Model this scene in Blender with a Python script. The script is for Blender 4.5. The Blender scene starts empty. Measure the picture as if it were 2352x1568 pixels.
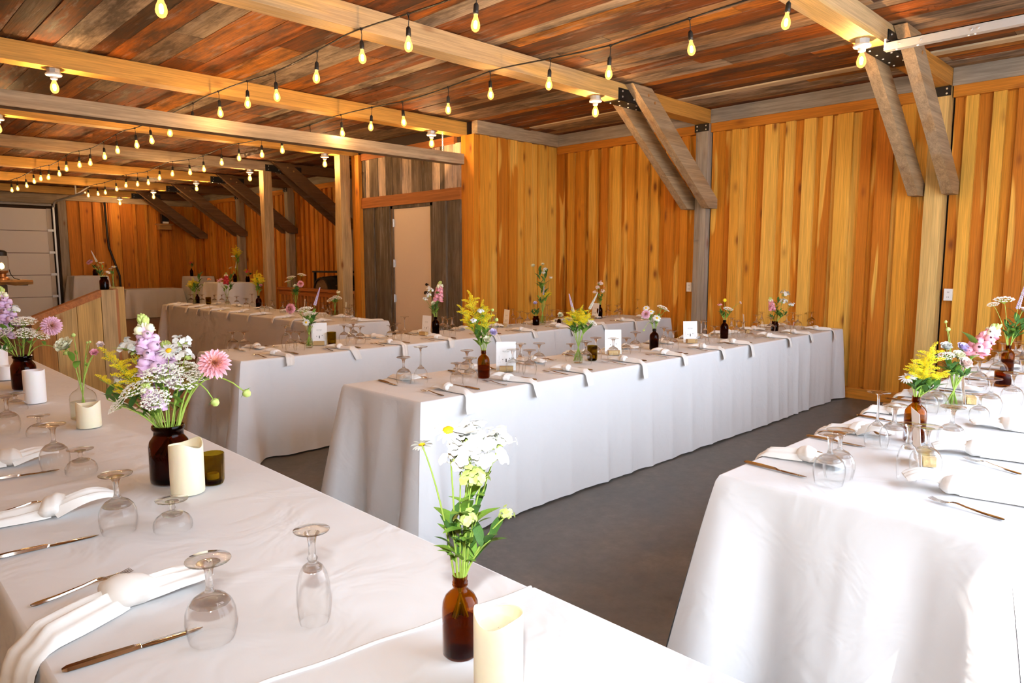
import bpy, math, random
from mathutils import Vector, Matrix, Quaternion, noise

# ------------------------------------------------------------------ camera, world, lights, exposure
sc = bpy.context.scene
C = sc.collection
RND = random.Random(11)
PI = math.pi
TAB = 0.76                      # table height
CAMZ = 1.48
YAW, PITCH, FPX = math.radians(45.4), math.radians(6.52), 1607.0

cam_d = bpy.data.cameras.new('camera')
cam_d.sensor_width = 36.0
cam_d.lens = FPX * 36.0 / 2352.0
cam_d.clip_start = 0.05
cam_d.clip_end = 200
cam = bpy.data.objects.new('camera', cam_d)
C.objects.link(cam)
FWD = Vector((math.cos(YAW)*math.cos(PITCH), math.sin(YAW)*math.cos(PITCH), -math.sin(PITCH)))
ACR = Vector((math.sin(YAW), -math.cos(YAW), 0.0))       # to the right, seen from the entrance corner
UPV = ACR.cross(FWD)
cam.matrix_world = Matrix(((ACR.x, UPV.x, -FWD.x, 0), (ACR.y, UPV.y, -FWD.y, 0), (ACR.z, UPV.z, -FWD.z, CAMZ), (0, 0, 0, 1)))
sc.camera = cam
TOW = Vector((-math.cos(YAW), -math.sin(YAW), 0.0))      # back towards the entrance corner

world = bpy.data.worlds.new('sky'); sc.world = world
world.use_nodes = True
bg = world.node_tree.nodes['Background']
bg.inputs['Color'].default_value = (0.72, 0.84, 1.0, 1)
bg.inputs['Strength'].default_value = 7.5

def lamp(name, kind, energy, color, loc, rot=(0, 0, 0), **kw):
    d = bpy.data.lights.new(name, kind); d.energy = energy; d.color = color
    for k, v in kw.items(): setattr(d, k, v)
    o = bpy.data.objects.new(name, d); C.objects.link(o); o.location = loc; o.rotation_euler = rot
    return o
sun = lamp('sun', 'SUN', 17.0, (1.0, 0.95, 0.88), (3, -6, 8), angle=math.radians(0.6))
sun.rotation_mode = 'QUATERNION'
sun.rotation_quaternion = Vector((0.10, 1.0, -1.72)).to_track_quat('-Z', 'Y')
# the open overhead door lets the sky in: a portal the size of the opening
portal = lamp('door_opening_portal', 'AREA', 1.0, (1, 1, 1), (3.55, -0.84, 1.5), (PI/2, 0, 0), shape='RECTANGLE', size=4.7, size_y=2.98)
portal.data.cycles.is_portal = True
portal.rotation_euler = (PI/2, 0, PI)
# the photographer's flash, a hand above the lens
flash = lamp('camera_flash', 'SPOT', 145.0, (0.94, 0.98, 1.0), (-0.01, 0.03, 1.73), shadow_soft_size=0.035, spot_size=math.radians(135), spot_blend=1.0)
flash.rotation_mode = 'QUATERNION'; flash.rotation_quaternion = Vector((math.cos(YAW), math.sin(YAW), 0.12)).to_track_quat('-Z', 'Y')

vs = sc.view_settings
vs.view_transform = 'Standard'; vs.look = 'None'; vs.exposure = 0.37; vs.gamma = 1.0; vs.use_curve_mapping = False
cy = sc.cycles
cy.max_bounces = 7; cy.diffuse_bounces = 3; cy.glossy_bounces = 3; cy.transmission_bounces = 6
cy.use_adaptive_sampling = True; cy.adaptive_threshold = 0.1; cy.adaptive_min_samples = 12
cy.transparent_max_bounces = 18; cy.caustics_reflective = False; cy.caustics_refractive = False
cy.sample_clamp_indirect = 6.0; cy.use_denoising = True
try: cy.denoiser = 'OPENIMAGEDENOISE'
except Exception: pass

# ------------------------------------------------------------------ mesh helpers
class MB:
    def __init__(s): s.v = []; s.f = []; s.m = []; s.cur = 0
    def _f(s, t): s.f.append(t); s.m.append(s.cur)
    def box(s, x0, y0, z0, x1, y1, z1):
        b = len(s.v)
        s.v += [(x0,y0,z0),(x1,y0,z0),(x1,y1,z0),(x0,y1,z0),(x0,y0,z1),(x1,y0,z1),(x1,y1,z1),(x0,y1,z1)]
        for f in ((0,3,2,1),(4,5,6,7),(0,1,5,4),(1,2,6,5),(2,3,7,6),(3,0,4,7)): s._f(tuple(b+i for i in f))
        return s
    def prism(s, pts, y0, y1, axis='y'):
        """polygon pts in (a,z) swept from y0 to y1"""
        b = len(s.v); n = len(pts)
        for yy in (y0, y1):
            for a, z in pts:
                s.v.append((a, yy, z) if axis == 'y' else (yy, a, z))
        s._f(tuple(range(b, b+n))); s._f(tuple(range(b+2*n-1, b+n-1, -1)))
        for i in range(n):
            j = (i+1) % n; s._f((b+i, b+n+i, b+n+j, b+j))
        return s
    def lathe(s, prof, n=20, mod=None, cx=0, cy=0, cz=0):
        b = len(s.v); rows = []
        for r, z in prof:
            if r < 1e-6:
                rows.append([len(s.v)]*n); s.v.append((cx, cy, cz+z))
            else:
                row = []
                for i in range(n):
                    a = 2*PI*i/n; rr = r*(mod(a, z) if mod else 1.0)
                    row.append(len(s.v)); s.v.append((cx+rr*math.cos(a), cy+rr*math.sin(a), cz+z))
                rows.append(row)
        for A, B in zip(rows, rows[1:]):
            for i in range(n):
                j = (i+1) % n; q = []
                for k in (A[i], A[j], B[j], B[i]):
                    if k not in q: q.append(k)
                if len(q) > 2: s._f(tuple(q))
        return s
    def tube(s, path, rad, n=6, cap=True, flat=1.0):
        path = [Vector(p) for p in path]; rows = []
        up = Vector((0, 0, 1)); prev = None
        for i, p in enumerate(path):
            t = (path[min(i+1, len(path)-1)] - path[max(i-1, 0)])
            t = t.normalized() if t.length > 1e-9 else up
            if prev is None:
                a = t.orthogonal().normalized()
            else:
                a = prev - t*prev.dot(t)
                a = a.normalized() if a.length > 1e-6 else t.orthogonal().normalized()
            prev = a; b = t.cross(a); r = rad[i] if isinstance(rad, (list, tuple)) else rad
            row = []
            for k in range(n):
                an = 2*PI*k/n; row.append(len(s.v)); s.v.append(tuple(p + a*(r*math.cos(an)) + b*(r*flat*math.sin(an))))
            rows.append(row)
        for A, B in zip(rows, rows[1:]):
            for k in range(n): s._f((A[k], A[(k+1) % n], B[(k+1) % n], B[k]))
        if cap: s._f(tuple(reversed(rows[0]))); s._f(tuple(rows[-1]))
        return s
    def ico(s, c, r, sz=1.0):
        b = len(s.v); x, y, z = c
        s.v += [(x+r,y,z),(x-r,y,z),(x,y+r,z),(x,y-r,z),(x,y,z+r*sz),(x,y,z-r*sz)]
        for f in ((0,2,4),(2,1,4),(1,3,4),(3,0,4),(2,0,5),(1,2,5),(3,1,5),(0,3,5)): s._f(tuple(b+i for i in f))
        return s
    def grid(s, rows):
        b = len(s.v); h = len(rows); w = len(rows[0])
        for r in rows: s.v += [tuple(p) for p in r]
        for i in range(h-1):
            for j in range(w-1): s._f((b+i*w+j, b+i*w+j+1, b+(i+1)*w+j+1, b+(i+1)*w+j))
        return s
    def petal(s, M, L, W, cup=0.3, droop=0.0, n=3, tip=0.35, tw=0.0):
        """petal along local +X, cupped"""
        rows = []
        for i in range(n+1):
            t = i/n; w = W*0.5*(math.sin(PI*min(1, t*0.82+0.09))**0.7)*(1 if t < 0.7 else 1-(1-tip)*(t-0.7)/0.3)
            z = droop*t*t*L
            rows.append([M @ Vector((L*t, -w, z+cup*w+tw*t)), M @ Vector((L*t, 0, z)), M @ Vector((L*t, w, z+cup*w-tw*t))])
        return s.grid(rows)
    def add(s, o, M):
        b = len(s.v); s.v += [tuple(M @ Vector(p)) for p in o.v]
        s.f += [tuple(b+i for i in f) for f in o.f]; s.m += [s.cur]*len(o.f)
        return s
    def mesh(s, name, mats, smooth=False, sharp=None):
        me = bpy.data.meshes.new(name); me.from_pydata(s.v, [], s.f); me.update()
        for m in (mats if isinstance(mats, (list, tuple)) else [mats]): me.materials.append(m)
        if any(s.m): me.polygons.foreach_set('material_index', s.m)
        if smooth:
            me.polygons.foreach_set('use_smooth', [True]*len(s.f))
            if sharp: me.set_sharp_from_angle(angle=math.radians(sharp))
        return me

def link(name, me, parent=None, loc=(0, 0, 0), rot=None, scale=None, quat=None):
    o = bpy.data.objects.new(name, me); C.objects.link(o)
    o.location = loc
    if rot is not None: o.rotation_euler = rot
    if quat is not None: o.rotation_mode = 'QUATERNION'; o.rotation_quaternion = quat
    if scale is not None: o.scale = scale if isinstance(scale, (tuple, list, Vector)) else (scale,)*3
    if parent: o.parent = parent
    return o
def tag(o, label=None, cat=None, group=None, kind=None):
    if label: o['label'] = label
    if cat: o['category'] = cat
    if group: o['group'] = group
    if kind: o['kind'] = kind
    return o
def thing(name, label, cat, loc=(0, 0, 0), rz=0.0, group=None, kind=None, scale=None):
    o = link(name, None, None, loc, (0, 0, rz), scale); o.empty_display_size = 0.05
    return tag(o, label, cat, group, kind)
def copy_tree(o, parent=None):
    c = o.copy(); C.objects.link(c); c.parent = parent
    for ch in list(o.children): copy_tree(ch, c)
    return c
def px(p):
    d = Vector(p) - Vector((0, 0, CAMZ)); return 1176 + FPX*d.dot(ACR)/max(d.dot(FWD), .01)
ORD = ['first','second','third','fourth','fifth','sixth','seventh','eighth','ninth','tenth','eleventh','twelfth','thirteenth','fourteenth','fifteenth','sixteenth','seventeenth','eighteenth','nineteenth','twentieth']
ORD += ['twenty-'+w for w in ORD[:9]] + ['thirtieth'] + ['thirty-'+w for w in ORD[:9]] + ['fortieth'] + ['forty-'+w for w in ORD[:9]]

# ------------------------------------------------------------------ materials
def new_mat(name):
    m = bpy.data.materials.new(name); m.use_nodes = True
    nt = m.node_tree; nt.nodes.clear(); return m, nt
def nd(nt, t, **kw):
    n = nt.nodes.new(t)
    for k, v in kw.items():
        if k in n.inputs: n.inputs[k].default_value = v
        else: setattr(n, k, v)
    return n
def lk(nt, a, b): nt.links.new(a, b)
def ramp(nt, stops, mode='LINEAR'):
    r = nt.nodes.new('ShaderNodeValToRGB'); e = r.color_ramp; e.interpolation = mode
    while len(e.elements) < len(stops): e.elements.new(0.5)
    while len(e.elements) > max(1, len(stops)): e.elements.remove(e.elements[-1])
    for el, (p, c) in zip(e.elements, stops): el.position = p; el.color = (*c, 1) if len(c) == 3 else c
    return r
def mixc(nt, fac, a, b, mode='MIX'):
    m = nt.nodes.new('ShaderNodeMix'); m.data_type = 'RGBA'; m.blend_type = mode
    for i, v in ((0, fac), (6, a), (7, b)):
        if hasattr(v, 'is_linked') or hasattr(v, 'links'): lk(nt, v, m.inputs[i])
        elif i == 0: m.inputs[0].default_value = v
        else: m.inputs[i].default_value = (*v, 1)
    return m.outputs[2]
def plain(name, col, rough=0.6, metal=0.0, **kw):
    m, nt = new_mat(name); out = nd(nt, 'ShaderNodeOutputMaterial'); b = nd(nt, 'ShaderNodeBsdfPrincipled')
    b.inputs['Base Color'].default_value = (*col, 1); b.inputs['Roughness'].default_value = rough; b.inputs['Metallic'].default_value = metal
    for k, v in kw.items(): b.inputs[k].default_value = v
    lk(nt, b.outputs[0], out.inputs[0]); return m

def wood(name, axis, tones, lo=0.62, hi=1.18, rough=0.7, knots=0.0, patch=None, patch_at=(0.54, 0.60), stain=0.0, bump=0.25, step=False, spec=0.3):
    m, nt = new_mat(name); out = nd(nt, 'ShaderNodeOutputMaterial'); b = nd(nt, 'ShaderNodeBsdfPrincipled')
    lk(nt, b.outputs[0], out.inputs[0])
    tc = nd(nt, 'ShaderNodeTexCoord'); oi = nd(nt, 'ShaderNodeObjectInfo')
    off = nd(nt, 'ShaderNodeVectorMath', operation='SCALE'); off.inputs[0].default_value = (37.0, 91.0, 53.0); lk(nt, oi.outputs['Random'], off.inputs['Scale'])
    co = nd(nt, 'ShaderNodeVectorMath', operation='ADD'); lk(nt, tc.outputs['Object'], co.inputs[0]); lk(nt, off.outputs[0], co.inputs[1])
    def stretched(across, along):
        mp = nd(nt, 'ShaderNodeMapping'); mp.inputs['Scale'].default_value = tuple(along if k == axis else across for k in 'xyz')
        lk(nt, co.outputs[0], mp.inputs['Vector']); return mp.outputs[0]
    n1 = nd(nt, 'ShaderNodeTexNoise', Scale=1.0, Detail=3.5, Roughness=0.65, Distortion=0.6); lk(nt, stretched(22, 0.9), n1.inputs['Vector'])
    n2 = nd(nt, 'ShaderNodeTexNoise', Scale=1.0, Detail=1.0, Roughness=0.6); lk(nt, stretched(120, 3.0), n2.inputs['Vector'])
    tone = ramp(nt, [((i+0.5)/len(tones) if not step else i/len(tones), c) for i, c in enumerate(tones)], 'CONSTANT' if step else 'LINEAR')
    lk(nt, oi.outputs['Random'], tone.inputs[0]); col = tone.outputs[0]
    if patch:
        n3 = nd(nt, 'ShaderNodeTexNoise', Scale=1.0, Detail=2.0, Roughness=0.45, Distortion=0.3); lk(nt, stretched(5.0, 0.55), n3.inputs['Vector'])
        r3 = ramp(nt, [(patch_at[0], (0, 0, 0)), (patch_at[1], (1, 1, 1))]); lk(nt, n3.outputs[0], r3.inputs[0])
        col = mixc(nt, r3.outputs[0], col, patch)
    g = ramp(nt, [(0.25, (lo,)*3), (0.5, ((lo+hi)/2,)*3), (0.75, (hi,)*3)]); lk(nt, n1.outputs[0], g.inputs[0])
    col = mixc(nt, 1.0, col, g.outputs[0], 'MULTIPLY')
    g2 = ramp(nt, [(0.3, (0.82,)*3), (0.7, (1.1,)*3)]); lk(nt, n2.outputs[0], g2.inputs[0])
    col = mixc(nt, 1.0, col, g2.outputs[0], 'MULTIPLY')
    if knots > 0:
        vo = nd(nt, 'ShaderNodeTexVoronoi', Scale=1.0, Randomness=1.0); lk(nt, stretched(4.2, 1.7), vo.inputs['Vector'])
        rk = ramp(nt, [(0.05, (1, 1, 1)), (0.13, (0.25, 0.25, 0.25)), (0.2, (0, 0, 0))]); lk(nt, vo.outputs['Distance'], rk.inputs[0])
        mu = nd(nt, 'ShaderNodeMath', operation='MULTIPLY'); lk(nt, rk.outputs[0], mu.inputs[0]); mu.inputs[1].default_value = knots
        col = mixc(nt, mu.outputs[0], col, (0.20, 0.05, 0.010))
    if stain > 0:
        n4 = nd(nt, 'ShaderNodeTexNoise', Scale=1.0, Detail=4.0, Roughness=0.7); lk(nt, stretched(7.0, 1.6), n4.inputs['Vector'])
        r4 = ramp(nt, [(0.42, (0, 0, 0)), (0.62, (stain,)*3)]); lk(nt, n4.outputs[0], r4.inputs[0])
        col = mixc(nt, r4.outputs[0], col, (0.055, 0.035, 0.025))
        n5 = nd(nt, 'ShaderNodeTexNoise', Scale=1.0, Detail=4.0, Roughness=0.75); lk(nt, stretched(9.0, 1.1), n5.inputs['Vector'])
        r5 = ramp(nt, [(0.56, (0, 0, 0)), (0.72, (stain*0.8,)*3)]); lk(nt, n5.outputs[0], r5.inputs[0])
        col = mixc(nt, r5.outputs[0], col, (0.44, 0.38, 0.33))
    lk(nt, col, b.inputs['Base Color'])
    b.inputs['Roughness'].default_value = rough; b.inputs['Specular IOR Level'].default_value = spec
    bp = nd(nt, 'ShaderNodeBump', Strength=bump, Distance=0.01); lk(nt, n1.outputs[0], bp.inputs['Height']); lk(nt, bp.outputs[0], b.inputs['Normal'])
    return m

CEDAR_T = [(0.72,0.27,0.020), (0.86,0.46,0.07), (0.62,0.21,0.015), (0.90,0.52,0.10), (0.74,0.29,0.022), (0.60,0.195,0.014), (0.84,0.41,0.055), (0.68,0.245,0.018), (0.78,0.34,0.035)]
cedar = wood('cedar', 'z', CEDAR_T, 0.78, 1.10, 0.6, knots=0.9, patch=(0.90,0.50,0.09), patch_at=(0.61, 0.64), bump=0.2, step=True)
cedar_back = wood('redder_cedar', 'z', [(0.62,0.205,0.018), (0.70,0.25,0.025), (0.56,0.175,0.014), (0.66,0.225,0.02), (0.74,0.30,0.035)], 0.76, 1.1, 0.6, knots=0.9, bump=0.2, step=True)  # redder, more even tones than the other cedar, for the back walls
cedar_y = wood('cedar_trim', 'y', [(0.62,0.22,0.022), (0.68,0.25,0.026)], 0.75, 1.15, 0.6, knots=0.5)
cedar_x = wood('cedar_trim_across', 'x', [(0.62,0.22,0.022), (0.68,0.25,0.026)], 0.75, 1.15, 0.6, knots=0.5)
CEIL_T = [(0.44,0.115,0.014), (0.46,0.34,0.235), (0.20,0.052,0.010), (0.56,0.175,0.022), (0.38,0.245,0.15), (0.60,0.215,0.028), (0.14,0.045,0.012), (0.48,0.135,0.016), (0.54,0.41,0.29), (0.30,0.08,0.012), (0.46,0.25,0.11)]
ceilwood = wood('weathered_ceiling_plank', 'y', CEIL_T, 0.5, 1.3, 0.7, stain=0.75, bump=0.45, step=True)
ceilwood_back = wood('dimmed_red_ceiling_plank', 'y', [(0.30,0.075,0.010), (0.20,0.05,0.008), (0.40,0.12,0.016), (0.16,0.045,0.010), (0.34,0.20,0.11), (0.26,0.065,0.010), (0.46,0.15,0.02)], 0.5, 1.3, 0.7, stain=0.7, bump=0.45, step=True)  # plank tones vary; dimness of the back half is also put into the colour
pale_plank = wood('pale_new_plank', 'y', [(0.62,0.5,0.33)], 0.85, 1.1, 0.6)
pine_x = wood('pine_beam', 'x', [(0.76,0.43,0.10), (0.72,0.39,0.09)], 0.78, 1.12, 0.55, knots=0.5)
grey_x = wood('grey_beam', 'x', [(0.48,0.38,0.26), (0.54,0.42,0.28)], 0.62, 1.15, 0.7, knots=0.5, stain=0.2, patch=(0.56,0.38,0.22), patch_at=(0.54,0.68))
mixed_x = wood('half_weathered_beam', 'x', [(0.58,0.41,0.22)], 0.75, 1.12, 0.65, knots=0.5, stain=0.08, patch=(0.74,0.46,0.16), patch_at=(0.45,0.6))
grey_y = wood('grey_plate_timber', 'y', [(0.40,0.345,0.28), (0.45,0.38,0.30)], 0.65, 1.15, 0.75, knots=0.5, stain=0.15)
grey_z = wood('grey_post', 'z', [(0.40,0.34,0.27), (0.44,0.36,0.27)], 0.6, 1.15, 0.75, knots=0.6, stain=0.12)
tan_z = wood('tan_post', 'z', [(0.58,0.39,0.17), (0.54,0.35,0.16)], 0.55, 1.15, 0.7, knots=0.8, stain=0.15)
pale_post = wood('pale_yellow_post', 'z', [(0.74,0.50,0.18)], 0.75, 1.1, 0.65, knots=0.7)
brace_dark = wood('shaded_brace_timber', 'x', [(0.20,0.105,0.045), (0.17,0.09,0.04)], 0.6, 1.15, 0.72, knots=0.5, stain=0.15)  # brace timber with the shade of the back bays put into its colour
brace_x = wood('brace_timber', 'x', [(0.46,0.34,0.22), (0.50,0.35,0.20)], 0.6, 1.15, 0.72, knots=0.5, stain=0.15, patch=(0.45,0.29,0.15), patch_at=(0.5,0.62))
endwood_x = wood('cedar_beam_end', 'x', [(0.68,0.33,0.07)], 0.7, 1.15, 0.6, knots=0.5)
barn_dark = wood('barn_board_dark', 'z', [(0.22,0.165,0.11), (0.18,0.135,0.09), (0.27,0.20,0.135)], 0.5, 1.2, 0.85, stain=0.45, knots=0.3, bump=0.5)
barn_pale = wood('barn_board_whitewashed', 'z', [(0.80,0.62,0.47), (0.74,0.56,0.42)], 0.6, 1.15, 0.85, stain=0.5, bump=0.5)
header_y = wood('brown_header', 'y', [(0.44,0.15,0.035)], 0.65, 1.15, 0.65, knots=0.4)
guard_z = wood('guard_board', 'z', [(0.58,0.34,0.10), (0.46,0.19,0.035), (0.62,0.38,0.13)], 0.6, 1.15, 0.65, knots=0.9, step=True)
rail_y = wood('red_rail', 'y', [(0.50,0.15,0.03)], 0.7, 1.1, 0.55)
rail_z = wood('red_baluster', 'z', [(0.54,0.20,0.045), (0.46,0.16,0.035)], 0.7, 1.1, 0.55)
slab_x = wood('slab_wood', 'x', [(0.52,0.28,0.10)], 0.6, 1.2, 0.4, knots=0.6)
oak_block = wood('split_wood_block', 'x', [(0.62,0.42,0.18), (0.58,0.38,0.16)], 0.5, 1.15, 0.6, knots=0.4)

def concrete():
    m, nt = new_mat('polished_concrete'); out = nd(nt, 'ShaderNodeOutputMaterial'); b = nd(nt, 'ShaderNodeBsdfPrincipled'); lk(nt, b.outputs[0], out.inputs[0])
    tc = nd(nt, 'ShaderNodeTexCoord')
    n1 = nd(nt, 'ShaderNodeTexNoise', Scale=1.6, Detail=6.0, Roughness=0.7, Distortion=0.8); lk(nt, tc.outputs['Object'], n1.inputs['Vector'])
    n2 = nd(nt, 'ShaderNodeTexNoise', Scale=14.0, Detail=4.0, Roughness=0.75); lk(nt, tc.outputs['Object'], n2.inputs['Vector'])
    r = ramp(nt, [(0.3, (0.085,0.076,0.066)), (0.55, (0.15,0.134,0.118)), (0.75, (0.225,0.20,0.178))]); lk(nt, n1.outputs[0], r.inputs[0])
    r2 = ramp(nt, [(0.3, (0.82,)*3), (0.7, (1.12,)*3)]); lk(nt, n2.outputs[0], r2.inputs[0])
    lk(nt, mixc(nt, 1.0, r.outputs[0], r2.outputs[0], 'MULTIPLY'), b.inputs['Base Color'])
    rr = ramp(nt, [(0.3, (0.38,)*3), (0.7, (0.62,)*3)]); lk(nt, n1.outputs[0], rr.inputs[0]); lk(nt, rr.outputs[0], b.inputs['Roughness'])
    bp = nd(nt, 'ShaderNodeBump', Strength=0.08, Distance=0.005); lk(nt, n2.outputs[0], bp.inputs['Height']); lk(nt, bp.outputs[0], b.inputs['Normal'])
    return m
concrete_m = concrete()
backfloor_m = wood('brown_back_floor', 'x', [(0.20,0.085,0.04)], 0.7, 1.15, 0.45, stain=0.1)
apron_m = plain('gravel_apron', (0.42, 0.39, 0.35), 0.9)

def cloth(name, col, crease=0.25, sheen=0.1):
    m, nt = new_mat(name); out = nd(nt, 'ShaderNodeOutputMaterial'); b = nd(nt, 'ShaderNodeBsdfPrincipled'); lk(nt, b.outputs[0], out.inputs[0])
    tc = nd(nt, 'ShaderNodeTexCoord')
    n1 = nd(nt, 'ShaderNodeTexNoise', Scale=5.0, Detail=3.0, Roughness=0.55, Distortion=0.7); lk(nt, tc.outputs['Object'], n1.inputs['Vector'])
    b.inputs['Base Color'].default_value = (*col, 1); b.inputs['Roughness'].default_value = 0.85; b.inputs['Specular IOR Level'].default_value = 0.15
    b.inputs['Sheen Weight'].default_value = sheen
    b1 = nd(nt, 'ShaderNodeBump', Strength=crease, Distance=0.03); lk(nt, n1.outputs[0], b1.inputs['Height'])
    lk(nt, b1.outputs[0], b.inputs['Normal']); return m
linen = cloth('white_tablecloth', (0.71, 0.70, 0.70), 0.3)
napkin_m = cloth('ivory_napkin', (0.80, 0.77, 0.73), 0.35)

def glassy(name, tint=(0.995,0.995,0.993), edge=(0.55,0.54,0.52), refl=0.75, rough=0.01, base=0.008, ior=1.5):
    """thin-walled glass: passes light straight through, mirrors at grazing angles, darker at the silhouette"""
    m, nt = new_mat(name); out = nd(nt, 'ShaderNodeOutputMaterial')
    lw = nd(nt, 'ShaderNodeLayerWeight', Blend=0.5); fr = nd(nt, 'ShaderNodeMath', operation='POWER'); lk(nt, lw.outputs['Facing'], fr.inputs[0]); fr.inputs[1].default_value = 4.0
    pw = nd(nt, 'ShaderNodeMath', operation='POWER'); lk(nt, lw.outputs['Facing'], pw.inputs[0]); pw.inputs[1].default_value = 6.0
    tr = nd(nt, 'ShaderNodeBsdfTransparent'); lk(nt, mixc(nt, pw.outputs[0], tint, edge), tr.inputs['Color'])
    gl = nd(nt, 'ShaderNodeBsdfGlossy', Roughness=rough); gl.inputs['Color'].default_value = (1, 1, 1, 1)
    mu = nd(nt, 'ShaderNodeMath', operation='MULTIPLY_ADD'); mu.use_clamp = True; lk(nt, fr.outputs[0], mu.inputs[0]); mu.inputs[1].default_value = refl; mu.inputs[2].default_value = base
    mx = nd(nt, 'ShaderNodeMixShader'); lk(nt, mu.outputs[0], mx.inputs[0]); lk(nt, tr.outputs[0], mx.inputs[1]); lk(nt, gl.outputs[0], mx.inputs[2])
    lk(nt, mx.outputs[0], out.inputs[0]); return m
def solid_glass(name, col=(1, 1, 1), clear=0.4, tint=(0.93, 0.92, 0.9)):
    m, nt = new_mat(name); out = nd(nt, 'ShaderNodeOutputMaterial')
    g = nd(nt, 'ShaderNodeBsdfGlass', Roughness=0.0, IOR=1.5); g.inputs['Color'].default_value = (*col, 1)
    tr = nd(nt, 'ShaderNodeBsdfTransparent'); tr.inputs['Color'].default_value = (*tint, 1)
    mx = nd(nt, 'ShaderNodeMixShader'); mx.inputs[0].default_value = clear; lk(nt, g.outputs[0], mx.inputs[1]); lk(nt, tr.outputs[0], mx.inputs[2])
    lk(nt, mx.outputs[0], out.inputs[0]); return m
bowl_m = glassy('clear_glass_bowl')
stem_m = solid_glass('clear_glass_stem')
foot_m = glassy('clear_glass_foot', (0.94,0.93,0.90), (0.42,0.40,0.37), 0.9, 0.02, 0.03)
amber_m = glassy('amber_glass', (0.58, 0.275, 0.045), (0.20, 0.07, 0.01), 0.9, 0.02)
darkamber_m = glassy('dark_amber_glass', (0.24, 0.065, 0.016), (0.03, 0.008, 0.003), 0.9, 0.03)
olive_m = glassy('olive_glass', (0.62, 0.52, 0.13), (0.22, 0.17, 0.03), 0.8, 0.02)
clear_m = glassy('clear_vase_glass', (0.95, 0.965, 0.95), (0.6, 0.62, 0.58), 1.0)
water_m = glassy('vase_water', (0.9, 0.93, 0.88), (0.75, 0.8, 0.7), 0.5)
dregs_m = glassy('amber_water', (0.55, 0.36, 0.2), (0.4, 0.22, 0.1), 0.4)
steel_m = plain('cutlery_steel', (0.62, 0.58, 0.54), 0.12, 1.0)
galv_m = plain('galvanised_steel', (0.62, 0.66, 0.70), 0.42, 0.55)
black_m = plain('black_steel', (0.012, 0.012, 0.012), 0.45, 0.3)
bolt_m = plain('bright_bolt', (0.75, 0.75, 0.75), 0.3, 0.7)
cord_m = plain('black_cord', (0.015, 0.014, 0.013), 0.5)
white_m = plain('white_porcelain', (0.85, 0.84, 0.81), 0.4)
outlet_m = plain('white_plastic', (0.85, 0.85, 0.83), 0.4)
doorpaint_m = plain('tan_painted_door', (0.80, 0.63, 0.47), 0.55)
gdoor_m = plain('cream_garage_panel', (0.86, 0.83, 0.78), 0.55)
card_m = plain('white_card', (0.90, 0.89, 0.88), 0.7)
ink_m = plain('dark_ink', (0.05, 0.05, 0.05), 0.8)
ink2_m = plain('grey_ink', (0.5, 0.5, 0.5), 0.8)
wax_m = plain('ivory_wax', (0.80, 0.72, 0.52), 0.5, **{'Subsurface Weight': 0.35, 'Subsurface Radius': (0.02, 0.012, 0.006), 'Subsurface Scale': 1.0})
wax2_m = plain('white_wax', (0.86, 0.84, 0.83), 0.5, **{'Subsurface Weight': 0.3, 'Subsurface Radius': (0.02, 0.015, 0.01), 'Subsurface Scale': 1.0})
def emit(name, col, s):
    m, nt = new_mat(name); out = nd(nt, 'ShaderNodeOutputMaterial'); e = nd(nt, 'ShaderNodeEmission', Strength=s); e.inputs['Color'].default_value = (*col, 1)
    lk(nt, e.outputs[0], out.inputs[0]); return m
fil_m = emit('warm_filament', (1.0, 0.65, 0.32), 1150.0)
fil2_m = emit('warm_string_filament', (1.0, 0.65, 0.32), 500.0)
def bulb_glass():
    m, nt = new_mat('glowing_bulb_glass'); out = nd(nt, 'ShaderNodeOutputMaterial')
    tr = nd(nt, 'ShaderNodeBsdfTransparent'); tr.inputs['Color'].default_value = (1.0, 0.9, 0.75, 1)
    em = nd(nt, 'ShaderNodeEmission', Strength=0.9); em.inputs['Color'].default_value = (1.0, 0.52, 0.12, 1)
    ad = nd(nt, 'ShaderNodeAddShader'); lk(nt, tr.outputs[0], ad.inputs[0]); lk(nt, em.outputs[0], ad.inputs[1]); lk(nt, ad.outputs[0], out.inputs[0]); return m
bulb_m = bulb_glass()
def leafy(name, c1, c2, rough=0.5):
    m, nt = new_mat(name); out = nd(nt, 'ShaderNodeOutputMaterial'); b = nd(nt, 'ShaderNodeBsdfPrincipled'); lk(nt, b.outputs[0], out.inputs[0])
    tc = nd(nt, 'ShaderNodeTexCoord'); n1 = nd(nt, 'ShaderNodeTexNoise', Scale=60.0, Detail=3.0); lk(nt, tc.outputs['Object'], n1.inputs['Vector'])
    r = ramp(nt, [(0.35, c1), (0.65, c2)]); lk(nt, n1.outputs[0], r.inputs[0]); lk(nt, r.outputs[0], b.inputs['Base Color'])
    b.inputs['Roughness'].default_value = rough; b.inputs['Specular IOR Level'].default_value = 0.25
    b.inputs['Subsurface Weight'].default_value = 0.0
    return m
green_m = leafy('leaf_green', (0.13, 0.27, 0.035), (0.22, 0.40, 0.05))
dgreen_m = leafy('deep_leaf_green', (0.05, 0.13, 0.03), (0.09, 0.2, 0.04))
stemg_m = leafy('stem_green', (0.30, 0.44, 0.07), (0.38, 0.52, 0.10))
lime_m = leafy('lime_bud', (0.45, 0.58, 0.13), (0.58, 0.68, 0.25))
yellow_m = leafy('goldenrod_yellow', (0.86, 0.62, 0.01), (0.93, 0.78, 0.03))
white_f = leafy('white_petal', (0.70, 0.70, 0.64), (0.78, 0.78, 0.75))
cream_f = leafy('cream_petal', (0.82, 0.80, 0.52), (0.88, 0.86, 0.68))
lace_f = leafy('lace_cream', (0.86, 0.83, 0.72), (0.92, 0.90, 0.83))
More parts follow.
